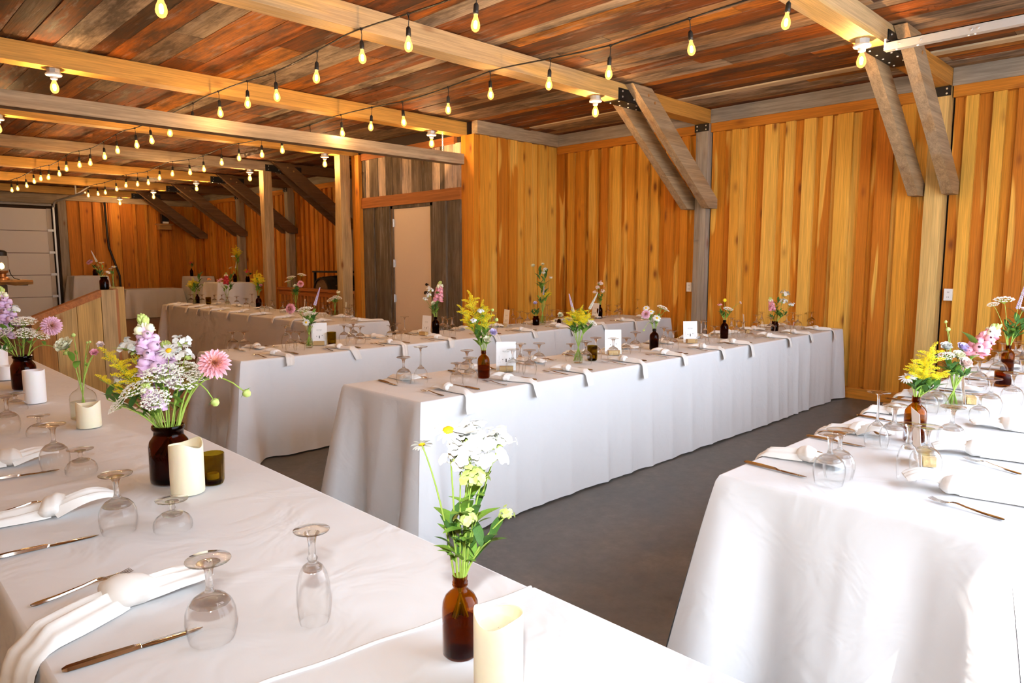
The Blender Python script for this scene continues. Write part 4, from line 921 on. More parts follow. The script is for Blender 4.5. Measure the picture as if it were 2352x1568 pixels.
def tumbler(p, label, s=1.0):
    r = thing('votive_tumbler', label, 'votive', (p[0], p[1], TAB+0.003), scale=s, group='olive votive tumblers')
    link('cup', MB().lathe([(0, 0.014), (.028, .014), (.031, .02), (.034, .1), (.036, .1), (.0345, .012), (.030, .0), (0, 0)], 64, lambda a, z: 1+0.022*math.cos(16*a)).mesh('cup', olive_m, True, 60), r)
    link('tealight', MB().lathe([(0, .034), (.017, .034), (.019, .030), (.019, .016), (0, .016)], 18).mesh('tealight', wax_m, True, 40), r)
    link('heel', MB().lathe([(0, .011), (.029, .011), (.0305, .003), (0, .002)], 24).mesh('heel', darkamber_m, True), r)
tumbler((0.861, 2.259), 'ribbed olive glass votive behind the tall ivory candle')
tumbler((3.974, 3.196), 'olive glass votive beside the yellow bouquet on the middle table', 1.08)
tumbler((3.122, 5.395), 'olive glass votive beside the card on the second long table', 1.1)
tumbler((4.639, 11.995), 'dark votive glass at the far end of the dim back table', 1.2)

# ------------------------------------------------------------------ printed cards in split wood blocks
fcu = bpy.data.curves.new('card_lettering', 'FONT'); fcu.body = 'Jake & Megan'; fcu.size = 0.0085; fcu.align_x = 'CENTER'; fcu.materials.append(ink_m); fcu.resolution_u = 2
_t = bpy.data.objects.new('lettering', fcu); C.objects.link(_t); bpy.context.view_layer.update()
LET_ME = bpy.data.meshes.new_from_object(_t.evaluated_get(bpy.context.evaluated_depsgraph_get())); bpy.data.objects.remove(_t)
if not LET_ME.materials: LET_ME.materials.append(ink_m)
card_me = boxmesh('card', (-0.065, -0.0006, 0.0), (0.065, 0.0006, 0.19), card_m)
mb = MB(); y = -0.0009
mb.box(-0.0035, y, .055, .0035, y+.0003, .078)
for cx, z in ((-.022, .072), (.024, .078)): mb.prism([(cx-.004, z+.004), (cx, z-.004), (cx+.004, z+.004)], y, y+.0003)
art_me = mb.mesh('printed_bottle', ink_m)
mb = MB()
for cx, w, z0, z1 in ((-.052, .008, .05, .07), (-.046, .003, .07, .098), (-.038, .005, .05, .066), (.040, .006, .05, .09), (.052, .008, .05, .072)):
    for xx in (cx-w/2, cx+w/2): mb.box(xx-.0004, y, z0, xx+.0004, y+.0003, z1)
    mb.box(cx-w/2, y, z0, cx+w/2, y+.0003, z0+.001)
mb.box(-.022-.0004, y, .054, -.022+.0004, y+.0003, .07); mb.box(.024-.0004, y, .06, .024+.0004, y+.0003, .075); mb.box(-.018, y, .1185, .018, y+.0003, .1195)
art2_me = mb.mesh('printed_glasses', ink2_m)
mb = MB(); mb.box(-.045, -.022, 0, .045, .018, .034); block_me = mb.mesh('wood_block', oak_block)
def card(p, rz, label, tilt=0.1):
    r = thing('table_card', label, 'card', (p[0], p[1], TAB+0.003), rz, 'printed cards in wood blocks')
    b = link('block', block_me, r, (0.0, -0.004, 0))
    c = link('card', card_me, r, (0, 0.022, 0.001), (-tilt, 0, 0))
    link('printed_bottle', art_me, c); link('printed_glasses', art2_me, c)
    link('lettering', LET_ME, c, (0, -0.0008, 0.125), (PI/2, 0, 0))
FACE = YAW - PI/2
card((3.173, 3.271), FACE+0.05, 'white printed card in a wood block beside the amber bottle on the middle table')
card((4.339, 3.275), FACE+0.1, 'white printed card behind a goblet on the middle table')
card((5.461, 3.272), FACE+0.15, 'white printed card in a wood block farther along the middle table')
card((6.630, 3.344), FACE+1.35, 'card seen edge-on near the wall end of the middle table')
card((3.028, 5.443), FACE+0.15, 'white printed card beside the olive votive on the second table')
card((4.179, 5.466), FACE-0.75, 'white printed card beside the pink snapdragon bottle on the second table')
card((5.340, 5.545), FACE-1.1, 'narrow-looking turned card midway along the second long table')
card((6.980, 5.601), FACE-1.0, 'turned card beside the dark bottle at the wall end of the second table')
card((4.84, 9.14), FACE-1.2, 'card seen edge-on on the dim back table behind the dahlia')
card((4.84, 8.05), FACE-1.2, 'card seen edge-on at the closer end of the dim back table')
card((2.760, 0.698), FACE+1.25, 'card seen edge-on behind the goblets on the sunlit table')
card((4.133, 0.864), FACE+1.1, 'card seen edge-on beside the pink snapdragon on the sunlit table')
card((4.915, 10.918), FACE-1.2, 'amber-lit card edge-on among the glasses of the dim back table') if False else None

# ------------------------------------------------------------------ vases
BOT = [(0, 0), (.034, 0), (.038, .006), (.0385, .1), (.0365, .117), (.030, .130), (.020, .139), (.0145, .145), (.0145, .149), (.0165, .151), (.0165, .154), (.0150, .155), (.0165, .157), (.0165, .160), (.0150, .162), (.0160, .168), (.0160, .172), (.0125, .172), (.0120, .150)]
JAR = [(0, 0), (.055, 0), (.061, .006), (.062, .02), (.062, .122), (.058, .138), (.049, .150), (.0455, .157), (.0455, .172), (.049, .175), (.051, .181), (.049, .188), (.044, .189), (.042, .182), (.042, .158)]
CLB = [(0, 0), (.048, 0), (.054, .006), (.055, .02), (.055, .095), (.051, .112), (.040, .126), (.026, .136), (.0165, .143), (.0150, .150), (.0150, .180), (.0165, .183), (.0140, .184)]
CYL = [(0, 0), (.026, 0), (.028, .004), (.027, .1), (.030, .16), (.0305, .163), (.029, .163)]
BUD = [(0, 0), (.028, 0), (.034, .02), (.032, .05), (.018, .085), (.0105, .12), (.0105, .2), (.013, .215)]
STP = [(0, 0), (.036, 0), (.040, .01), (.040, .06), (.034, .085), (.028, .1), (.028, .12), (.031, .125), (.029, .126)]
SJR = [(0, 0), (.030, 0), (.033, .006), (.033, .06), (.026, .07), (.026, .082), (.029, .085), (.027, .087)]
AJR = [(0, 0), (.043, 0), (.046, .005), (.046, .08), (.044, .084), (.042, .084), (.042, .012), (0, .012)]
_vm = {}
VDEF = {'bottle': (BOT, amber_m, .172, .013, 'amber_bottle'), 'dbottle': (BOT, darkamber_m, .172, .013, 'amber_bottle'), 'jar': (JAR, darkamber_m, .188, .04, 'glass_jar'), 'clear': (CLB, clear_m, .18, .012, 'clear_bottle'),
        'cyl': (CYL, clear_m, .163, .025, 'glass_vase'), 'bud': (BUD, clear_m, .215, .009, 'bud_vase'), 'stp': (STP, clear_m, .126, .026, 'glass_vase'), 'sjar': (SJR, darkamber_m, .087, .025, 'glass_jar')}
def vase(kind, p, label, s=1.0, z=TAB, level=0.55):
    prof, m, neck, nr, nm = VDEF[kind]
    r = thing(nm, label, 'vase', (p[0], p[1], z+0.003), RND.random()*6, scale=s)
    if kind not in _vm:
        body = MB().lathe(prof, 32).mesh('body', m, True, 50)
        wl = level*neck*0.8; wp = [(0, .004)]
        last = 0
        for q, zz in prof:
            if zz > last and zz < wl and q > .01: wp.append((q*0.94, max(zz, .004))); last = zz
        wp += [(wp[-1][0], wl), (0, wl)]
        wat = MB().lathe(wp, 24).mesh('water', dregs_m if m in (amber_m, darkamber_m) else water_m, True, 50)
        _vm[kind] = (body, wat)
    link('body', _vm[kind][0], r); link('water', _vm[kind][1], r)
    return dict(p=Vector((p[0], p[1], z)), neck=neck*s, nr=nr*s, clear=m is clear_m, h=neck*s)

# ------------------------------------------------------------------ flowers
def RX(a): return Matrix.Rotation(a, 4, 'X')
def RY(a): return Matrix.Rotation(a, 4, 'Y')
def RZ(a): return Matrix.Rotation(a, 4, 'Z')
def TR(x, y, z): return Matrix.Translation((x, y, z))
FM = {}
def fm(key, fn):
    if key not in FM: FM[key] = fn()
    return FM[key]
def me_leaf(m):
    mb = MB(); rows = []
    for i in range(9):
        t = i/8; w = 0.15*math.sin(PI*t**0.8)**0.8 + 0.004; zz = 0.12*math.sin(t*PI)
        rows.append([(t, -w, zz+0.06*w), (t, -w*0.5, zz-0.02*w), (t, 0, zz-0.07*w), (t, w*0.5, zz-0.02*w), (t, w, zz+0.06*w)])
    return mb.grid(rows).mesh('leaf', m, True)
def me_snap(m):
    mb = MB()
    for a in (-0.5, 0.5): mb.petal(RZ(a) @ RY(-1.0), .021, .020, .5, .25, 4)
    for a in (-0.9, 0, 0.9): mb.petal(RZ(a) @ RY(0.25), .019, .018, -.45, -.35, 4)
    mb.add(MB().lathe([(.003, -.010), (.0085, -.003), (.0105, .004), (.008, .010), (.003, .013)], 8), TR(.004, 0, 0) @ RY(PI/2))
    return mb.mesh('floret', m, True)
def me_bud(m, r=.006): return MB().lathe([(0, 0), (r*.7, r*.4), (r, r*1.3), (r*.7, r*2.5), (0, r*3.2)], 8).mesh('bud', m, True)
def me_umbel():
    mb = MB(); r = random.Random(4); mb.cur = 1
    heads = [(0, 0)] + [(.4, 2*PI*k/6) for k in range(6)] + [(.72, 2*PI*(k+.5)/11) for k in range(11)] + [(1.0, 2*PI*k/16) for k in range(16)]
    pts = []
    for q, a in heads:
        q2 = q + r.uniform(-.06, .06); c = Vector((q2*math.cos(a), q2*math.sin(a), .30*(1-q*q)+r.uniform(-.03, .03))); pts.append(c)
        mb.tube([(0, 0, -.55), c*.5+Vector((0, 0, -.22)), c], .010, 3, False)
    mb.cur = 0
    for c in pts:
        for k in range(10):
            a = r.random()*6.28; d = .165*math.sqrt(r.random()); mb.ico((c.x+d*math.cos(a), c.y+d*math.sin(a), c.z+.02+.03*r.random()), r.uniform(.055, .080), .55)
    return mb.mesh('umbel', [lace_f, stemg_m])
def me_plume(m=None):
    mb = MB(); r = random.Random(6); mb.cur = 1
    path = [(t, 0, .38*t-.42*t*t) for t in [i/8 for i in range(9)]]; mb.tube(path, .012, 4, False); mb.cur = 0
    for i in range(150):
        t = .10+.90*(i/149); w = .22*(1-.6*t)+.05; mb.ico((t+r.uniform(-.04, .04), r.uniform(-w, w), .38*t-.42*t*t+r.uniform(0, w*1.1)), r.uniform(.018, .032), 1.0)
    return mb.mesh('plume', [m or yellow_m, stemg_m])
def me_phlox(m):
    mb = MB()
    for k in range(5): mb.petal(RZ(k*2*PI/5) @ RY(-.18), .0135, .0145, .12, -.2, 4, .75)
    mb.lathe([(.0012, -.016), (.0014, 0), (0, .0005)], 5)
    return mb.mesh('floret', m, True)
def me_dahlia(m):
    mb = MB(); r = random.Random(2)
    for i, (el, n, L, W) in enumerate(((85, 5, .016, .008), (68, 9, .020, .009), (50, 12, .025, .010), (34, 14, .030, .011), (18, 16, .034, .0115), (3, 17, .037, .012), (-14, 17, .038, .012), (-32, 15, .036, .012))):
        for k in range(n):
            a = 2*PI*(k+.5*(i % 2))/n + r.uniform(-.06, .06); mb.petal(RZ(a) @ RY(-math.radians(el+r.uniform(-5, 5))) @ TR(.004, 0, 0), L, W, .7, -.05, 3, .45)
    return mb.mesh('bloom', m, True)
def me_daisy():
    mb = MB(); r = random.Random(3)
    for k in range(19): mb.petal(RZ(2*PI*k/19+r.uniform(-.05, .05)) @ RY(r.uniform(-.15, .12)) @ TR(.006, 0, 0), .019, .0062, .2, -.12, 3, .6)
    return mb.mesh('petals', white_f, True)
def me_disc(): return MB().lathe([(0, .0045), (.004, .0042), (.007, .002), (.008, -.001), (0, -.003)], 12).mesh('disc', disc_m, True)
def me_lis(m):
    mb = MB(); r = random.Random(5)
    for i, (el, n, L, W) in enumerate(((78, 3, .022, .02), (62, 5, .027, .026), (46, 6, .031, .030), (26, 6, .032, .031))):
        for k in range(n): mb.petal(RZ(2*PI*(k+.37*i)/n+r.uniform(-.1, .1)) @ RY(-math.radians(el)) @ TR(.002, 0, 0), L, W, .55, .12, 4, .8, .002)
    return mb.mesh('bloom', m, True)
def me_cone(m):
    mb = MB(); r = random.Random(9)
    for i in range(90):
        t = i/89; a = i*2.4; w = .055*(1-t)**.7+.010; mb.ico((w*math.cos(a), w*math.sin(a), t), .030*(1-.55*t), 1.3)
    return mb.mesh('spike', m)
def me_calyx():
    mb = MB()
    for k in range(6): mb.petal(RZ(k*PI/3) @ RY(-.2), .022, .010, .2, .1, 3, .2)
    return mb.mesh('calyx', green_m, True)
def me_budball(m): return MB().lathe([(0, -.011), (.008, -.008), (.012, 0), (.009, .009), (.003, .013), (0, .0135)], 12).mesh('bud', m, True)
def toq(d, roll=0.0): return Vector(d).to_track_quat('Z', 'Y') @ Quaternion((0, 0, 1), roll)
def toqx(d, roll=0.0): return Vector(d).to_track_quat('X', 'Z') @ Quaternion((1, 0, 0), roll)

def flower(kind, v, tip, label, group=None, mat=None, size=1.0, leaves=2, arch=0.0, rad=.0022, face=0.6):
    """stem from inside the vase through its neck to tip (offset from the neck centre)"""
    tip = Vector(tip); nz = v['neck']; r = RND
    root = thing({'snap': 'snapdragon', 'gold': 'goldenrod', 'lace': 'lace_flower', 'phlox': 'phlox', 'dahlia': 'dahlia', 'daisy': 'daisy', 'lis': 'lisianthus', 'bud': 'flower_bud', 'spike': 'speedwell', 'leaf': 'leaf_sprig', 'ball': 'button_flower'}[kind], label, 'flower', v['p']+Vector((0, 0, .006)), group=group)
    hz = max(tip.xy.length, 1e-4); lean = tip.xy/hz*min(v['nr'], hz*.3)
    b0 = Vector((-lean.x*1.2, -lean.y*1.2, .012 if v['clear'] else max(.012, nz*.45))); nk = Vector((lean.x, lean.y, nz)); end = Vector((tip.x, tip.y, nz+tip.z))
    ctl = Vector((lean.x+(end.x-lean.x)*.35, lean.y+(end.y-lean.y)*.35, nz+max(tip.z, .03)*.62+arch))
    pts = [b0, b0.lerp(nk, .5), nk]
    for i in range(1, 9):
        t = i/8; pts.append(nk*(1-t)**2 + ctl*(2*t*(1-t)) + end*t*t)
    rd = [rad]*3+[rad*(1-.45*i/8) for i in range(1, 9)]
    link('stem', MB().tube(pts, rd, 6).mesh('stem', stemg_m, True), root)
    d = (pts[-1]-pts[-2]).normalized()
    def at(t):
        q = t*8; i = min(7, int(q)); return pts[2+i].lerp(pts[3+i], q-i)
    lf = fm(('leaf', 'g'), lambda: me_leaf(green_m))
    for k in range(leaves):
        t = r.uniform(.12, .55); a = r.random()*6.28; L = r.uniform(.045, .075)*size
        link('leaf', lf, root, at(t), quat=toqx((math.cos(a), math.sin(a), r.uniform(.25, .9))), scale=L)
    if kind == 'snap':
        f = fm(('snap', mat.name), lambda: me_snap(mat)); bd = fm(('sbud',), lambda: me_bud(lime_m)); n = 20; f2 = fm(('snap', 'cream'), lambda: me_snap(cream_f))
        for k in range(n):
            t = .42+.50*k/n; a = k*2.4; o = Vector((math.cos(a), math.sin(a), .15)); s = size*(1.12-.45*k/n)
            link('floret', f if k < n*.82 else f2, root, at(t)+o*.007*s, quat=toqx(o+d*.25, r.uniform(-.3, .3)), scale=s)
        for k in range(12):
            t = .90+.10*k/11; a = k*2.4; o = Vector((math.cos(a), math.sin(a), .9)); s = size*(.85-.45*k/11); link('bud', bd, root, at(min(t, 1))+o*.003, quat=toq(o+d), scale=s)
    elif kind == 'gold':
        pl = fm(('plume',), me_plume); n = 9
        for k in range(n):
            t = .48+.5*k/n; a = k*2.4+r.random(); o = Vector((math.cos(a), math.sin(a), .55)); link('plume', pl, root, at(t), quat=toqx(o), scale=size*(.068-.030*k/n))
        link('plume', pl, root, at(.93), quat=toqx(d+Vector((0, 0, .2))), scale=size*.045)
        for k in range(4):
            a = r.random()*6.28; link('leaf', lf, root, at(.25+.12*k), quat=toqx((math.cos(a), math.sin(a), .8)), scale=size*r.uniform(.05, .08))
    elif kind == 'lace':
        u = fm(('umbel',), me_umbel); link('umbel', u, root, at(1)+d*.012*size, quat=toq(d+Vector((0, 0, .7))+TOW*.25, r.random()*6), scale=.040*size)
    elif kind == 'phlox':
        f = fm(('phlox', mat.name), lambda: me_phlox(mat)); bd = fm(('pbud',), lambda: me_bud(lime_m, .0035)); c = at(1)
        for k in range(14):
            a = k*2.4; q = math.sqrt((k+.5)/14); o = Vector((q*math.cos(a), q*math.sin(a), math.sqrt(max(0, 1-q*q))*.9+.15)); o = (o+TOW*.35+Vector((r.uniform(-.3, .3), r.uniform(-.3, .3), r.uniform(-.3, .2)))).normalized()
            link('floret', f, root, c+o*r.uniform(.020, .040)*size, quat=toq(o+Vector((r.uniform(-.4, .4), r.uniform(-.4, .4), 0)), r.random()*6), scale=size*r.uniform(.62, .85))
        for k in range(10):
            a = r.random()*6.28; o = Vector((math.cos(a), math.sin(a), r.uniform(-.2, .9))).normalized(); link('bud', bd, root, c+o*.006*size, quat=toq(o), scale=size*1.4)
    elif kind == 'dahlia':
        f = fm(('dahlia', mat.name), lambda: me_dahlia(mat)); o = (d*.4+TOW*face+Vector((0, 0, .25))).normalized()
        link('bloom', f, root, at(1)+o*.006, quat=toq(o, r.random()*6), scale=size); link('calyx', fm(('calyx',), me_calyx), root, at(1)-o*.006, quat=toq(-o), scale=size)
    elif kind == 'daisy':
        o = (d*.5+TOW*face+Vector((0, 0, .3))).normalized(); p = fm(('daisy',), me_daisy)
        b = link('petals', p, root, at(1), quat=toq(o), scale=size); link('disc', fm(('disc',), me_disc), root, at(1), quat=toq(o), scale=size)
    elif kind == 'lis':
        o = (d*.6+TOW*.65+Vector((0, 0, .25))).normalized(); link('bloom', fm(('lis', mat.name), lambda: me_lis(mat)), root, at(1)-o*.004, quat=toq(o, r.random()*6), scale=size); link('calyx', fm(('calyx',), me_calyx), root, at(1)-o*.004, quat=toq(o), scale=size*.8)
    elif kind == 'bud':
        link('bud', fm(('bball', mat.name), lambda: me_budball(mat)), root, at(1)+d*.008*size, quat=toq(d), scale=size); link('calyx', fm(('calyx',), me_calyx), root, at(1), quat=toq(d), scale=size*.9)
    elif kind == 'spike':
        link('spike', fm(('cone', mat.name), lambda: me_cone(mat)), root, at(.62), quat=toq(d), scale=.11*size)
    elif kind == 'ball':
        link('bloom', fm(('ball', mat.name), lambda: me_budball(mat)), root, at(1), quat=toq(d), scale=size)
    elif kind == 'leaf':
        for k in range(6):
            a = k*2.6; link('leaf', fm(('leaf', 'd'), lambda: me_leaf(dgreen_m)), root, at(.3+.7*k/5), quat=toqx(Vector((math.cos(a), math.sin(a), .5))+d*.4), scale=.05*size)
    return root
def arrange(v, where, specs):
    """specs: kind, dx, dy(up), depth offset in cm towards the entrance, description, material, size[, leaves, arch] ; dx, dy measured on the photo at the vase's own distance"""
    mpp = (v['p']-Vector((0, 0, CAMZ))).dot(FWD)/FPX
    same = {}
    for i, sp in enumerate(specs): same.setdefault(sp[4], []).append((sp[1], i))
    for i, sp in enumerate(specs):
        lst = sorted(same[sp[4]]); k = [q[1] for q in lst].index(i); n = len(lst)
        pre = '' if n == 1 else 'leftmost ' if k == 0 else 'rightmost ' if k == n-1 else 'middle ' if n == 3 else ORD[k]+'-from-left '
        kind, dx, dy, dep, desc, mat, size = sp[:7]; kw = dict(sp[7]) if len(sp) > 7 else {}
        tip = ACR*(dx*mpp) + TOW*(dep*.01) + Vector((0, 0, dy*mpp))
        flower(kind, v, tip, pre+desc+' in '+where, (desc+' in '+where) if n > 1 else None, mat, size, **kw)

# ------------------------------------------------------------------ bouquets, vase by vase
V = vase('jar', (0.771, 2.380), 'wide dark brown jar with a full bouquet on the head table')
W_ = 'the wide dark jar by the ivory candle'
arrange(V, W_, [('snap', -38, 243, 2, 'tall lilac snapdragon spike', lilac_f, 1.85, {'rad': .003}), ('snap', -5, 180, -3, 'shorter lilac snapdragon spike', lilac_f, 1.7, {}), ('snap', -22, 95, 7, 'drooping lilac snapdragon', lilac_f, 1.3, {}),
    ('gold', -130, 160, 1, 'yellow goldenrod plume', None, 1.0, {}), ('gold', -95, 140, 3, 'yellow goldenrod plume', None, .9, {}), ('gold', -140, 105, 2, 'yellow goldenrod plume', None, .8, {}), ('gold', -70, 150, -1, 'yellow goldenrod plume', None, .9, {}),
    ('lace', -40, 82, 6, 'white lace umbel', None, 1.05, {'leaves': 0}), ('lace', 12, 112, 5, 'white lace umbel', None, 1.35, {'leaves': 0}), ('lace', 42, 92, 3, 'white lace umbel', None, 1.1, {'leaves': 0}), ('lace', 8, 62, 8, 'white lace umbel', None, 1.0, {'leaves': 0}),
    ('lace', -82, 50, 6, 'white lace umbel', None, .75, {'leaves': 0}), ('lace', 30, 120, -2, 'white lace umbel', None, 1.2, {'leaves': 0}), ('lace', -45, 112, 0, 'white lace umbel', None, .8, {'leaves': 0}), ('lace', 66, 105, 0, 'white lace umbel', None, .8, {'leaves': 0}),
    ('phlox', -88, 168, -2, 'white phlox cluster', white_f, 1.05, {}), ('phlox', -60, 165, 1, 'white phlox cluster', white_f, 1.0, {}), ('phlox', 50, 152, 1, 'white phlox cluster', white_f, 1.1, {}), ('phlox', 32, 178, -3, 'white phlox cluster', white_f, 1.0, {}), ('phlox', -115, 88, -4, 'white phlox cluster', white_f, .8, {}),
    ('daisy', 18, 170, 2, 'yellow-eyed daisy', None, 1.3, {'leaves': 0}),
    ('dahlia', 122, 140, 3, 'pink dahlia nodding outward', dahlia_f, 1.25, {'arch': .02, 'rad': .0035}),
    ('bud', 118, 62, 4, 'green dahlia bud on an arched stem', lime_m, 1.15, {'arch': .17, 'leaves': 1, 'rad': .0035}), ('bud', 182, 78, 2, 'farther-drooping green dahlia bud', lime_m, 1.15, {'arch': .17, 'leaves': 1, 'rad': .0035}),
    ('leaf', -118, 62, 4, 'broad green leaf sprig', None, 1.5, {}), ('leaf', -55, 70, 3, 'broad green leaf sprig', None, 1.1, {}), ('leaf', 20, 60, -3, 'broad green leaf sprig', None, 1.1, {})])
V = vase('jar', (0.782, 4.739), 'second wide dark jar near the left frame edge')
arrange(V, 'the second dark jar on the head table', [('snap', -33, 152, 2, 'lilac and cream snapdragon', lilac_f, 1.9, {}), ('snap', -50, 95, 4, 'lower lilac snapdragon', lilac_f, 1.7, {}),
    ('phlox', -8, 98, 1, 'white phlox cluster', white_f, 1.2, {}), ('phlox', -50, 60, 4, 'white phlox cluster', white_f, 1.0, {}),
    ('lace', 18, 72, 3, 'flat white lace umbel', None, 1.4, {'leaves': 0}), ('lace', -20, 48, 6, 'flat white lace umbel', None, 1.3, {'leaves': 0}), ('lace', 25, 48, 5, 'flat white lace umbel', None, 1.2, {'leaves': 0}), ('lace', -42, 38, 5, 'flat white lace umbel', None, 1.1, {'leaves': 0}), ('lace', 42, 42, 0, 'flat white lace umbel', None, 1.0, {'leaves': 0}), ('lace', 0, 68, -2, 'flat white lace umbel', None, 1.2, {'leaves': 0}),
    ('dahlia', 80, 68, 3, 'mauve pink dahlia', dahlia2_f, 1.35, {'arch': .10, 'rad': .0035}), ('bud', 105, 8, 3, 'arched green dahlia bud', lime_m, 1.0, {'arch': .09, 'leaves': 1, 'rad': .003}), ('leaf', -50, 20, 4, 'dark leaf sprig', None, 1.2, {}), ('leaf', 10, 40, 0, 'dark leaf sprig', None, 1.3, {})])
V = vase('clear', (0.817, 3.631), 'round-shouldered clear bottle behind the short ivory candle')
arrange(V, 'the clear round-shouldered bottle', [('lis', -20, 75, 3, 'open cream lisianthus', cream_f, 1.5, {'leaves': 2}), ('lis', 48, 78, 0, 'blush lisianthus bud', blush_f, .62, {'leaves': 1}), ('lis', 42, 62, 3, 'pink lisianthus bud', pink_f, .65, {'leaves': 1}),
    ('bud', -8, 98, 1, 'upright green lisianthus bud', lime_m, .75, {'leaves': 1}), ('bud', 18, 82, 0, 'small nodding green bud', lime_m, .45, {'leaves': 1}), ('bud', 30, 85, 2, 'small nodding green bud', lime_m, .45, {'leaves': 1})])
V = vase('bottle', (0.787, 0.933), 'amber bottle with white phlox at the near edge of the head table', .87)
arrange(V, 'the foremost amber bottle', [('phlox', 22, 280, 0, 'white phlox cluster', white_f, 1.35, {'rad': .0028}), ('phlox', 62, 262, 2, 'white phlox cluster', white_f, 1.1, {}), ('phlox', 30, 305, -2, 'white phlox cluster', white_f, 1.15, {}), ('phlox', 5, 262, 2, 'white phlox cluster', white_f, 1.1, {}), ('phlox', 88, 290, -1, 'white phlox cluster', white_f, 1.0, {}),
    ('daisy', -22, 335, 1, 'big daisy with orange-yellow eye', None, 1.35, {'leaves': 0, 'face': .25}), ('daisy', -82, 300, 0, 'pale daisy on a thin curved stem', None, .8, {'leaves': 0, 'face': -.6}),
    ('phlox', 18, 132, 2, 'lower green unopened phlox cluster', lime_m, .75, {}), ('phlox', 30, 226, 3, 'upper green unopened phlox cluster', lime_m, 1.0, {}), ('phlox', 105, 140, 1, 'pale green phlox buds leaning outward', lime_m, .5, {'leaves': 1}),
    ('leaf', 70, 90, 2, 'long green leaf sprig', None, 1.3, {}), ('leaf', -15, 120, 2, 'long green leaf sprig', None, 1.0, {}), ('leaf', 40, 160, 1, 'long green leaf sprig', None, 1.0, {})])
# middle table
V = vase('bottle', (2.892, 3.183), 'amber bottle with tall goldenrod on the middle table')
arrange(V, 'the goldenrod bottle on the middle table', [('gold', -32, 118, 1, 'tall goldenrod plume', None, 1.5, {}), ('gold', -52, 90, 2, 'tall goldenrod plume', None, 1.3, {}), ('gold', 0, 98, 0, 'tall goldenrod plume', None, 1.3, {}), ('gold', -38, 65, 3, 'tall goldenrod plume', None, 1.0, {}), ('gold', 8, 78, 2, 'tall goldenrod plume', None, 1.1, {}),
    ('phlox', -5, 86, 4, 'white phlox sprig', white_f, .8, {}), ('phlox', -22, 64, 5, 'white phlox sprig', white_f, .7, {}), ('lis', 22, 40, 4, 'pale violet bloom', violet_f, .9, {}), ('lis', 8, 25, 5, 'cream bloom', cream_f, .8, {}), ('bud', 20, 88, 0, 'slim green bud', lime_m, .8, {}), ('bud', 28, 66, 1, 'slim green bud', lime_m, 1.0, {}), ('leaf', -18, 40, 3, 'leafy sprig', None, 1.4, {})])
V = vase('cyl', (3.800, 3.182), 'tall clear vase of yellow flowers on the middle table', 1.15)
arrange(V, 'the clear vase of yellow flowers', [('gold', -14, 52, 3, 'bright goldenrod head', None, 1.3, {}), ('gold', 8, 56, 1, 'bright goldenrod head', None, 1.3, {}), ('gold', 20, 42, 4, 'bright goldenrod head', None, 1.2, {}), ('gold', -28, 32, 2, 'bright goldenrod head', None, 1.1, {}), ('gold', 0, 40, 5, 'bright goldenrod head', None, 1.1, {}), ('spike', -18, 82, 0, 'pale speedwell spike', violet_f, 1.2, {}), ('spike', 38, 92, -2, 'pale speedwell spike', white_f, 1.2, {}), ('leaf', 25, 20, 3, 'fresh leaf sprig', None, 1.5, {}), ('leaf', -18, 18, 3, 'fresh leaf sprig', None, 1.4, {}), ('lace', 28, 30, 3, 'small lace umbel', None, .8, {})])
V = vase('dbottle', (4.833, 3.241), 'dark amber bottle with a pink dahlia on the middle table')
arrange(V, 'the dark bottle mid-way along the middle table', [('dahlia', -22, 32, 3, 'pink dahlia', dahlia2_f, .95, {}), ('daisy', -20, 46, 0, 'white daisy', None, 1.2, {}), ('daisy', 3, 24, 4, 'white daisy', None, 1.4, {}), ('lace', 15, 45, 0, 'greenish lace umbel', None, .95, {}), ('lace', 24, 40, -1, 'greenish lace umbel', None, .7, {}), ('bud', -25, -2, 3, 'drooping green bud', lime_m, .8, {'arch': .08}), ('daisy', -10, 38, 2, 'white daisy', None, 1.1, {})])
V = vase('dbottle', (6.023, 3.263), 'dark amber bottle with a yellow button flower on the middle table')
arrange(V, 'the dark bottle with the button flower', [('ball', -2, 44, 1, 'round yellow button flower', yellow_m, 1.5, {}), ('phlox', -13, 32, 1, 'small red-pink blossom', pink_f, .7, {}), ('lace', 5, 22, 2, 'white lace umbel', None, 1.0, {}), ('lis', 34, 38, 0, 'tiny pink rosebud', blush_f, .5, {'arch': .03}), ('leaf', -10, 15, 1, 'small leaf sprig', None, 1.2, {}), ('leaf', 14, 18, 1, 'small leaf sprig', None, 1.0, {})])
V = vase('sjar', (7.046, 3.247), 'little dark jar with pink and white flowers near the wall', 1.15)
arrange(V, 'the little dark jar near the wall', [('snap', -14, 52, 1, 'rose pink snapdragon', pink_f, 1.5, {}), ('phlox', 20, 58, 0, 'large white phlox head', white_f, 1.6, {}), ('phlox', 14, 42, 2, 'large white phlox head', white_f, 1.4, {}), ('phlox', 34, 34, 1, 'large white phlox head', white_f, 1.2, {}), ('leaf', 5, 45, 0, 'green sprig', None, 1.4, {}), ('leaf', 22, 14, 1, 'green sprig', None, 1.4, {}), ('leaf', -10, 8, 1, 'green sprig', None, 1.2, {})])
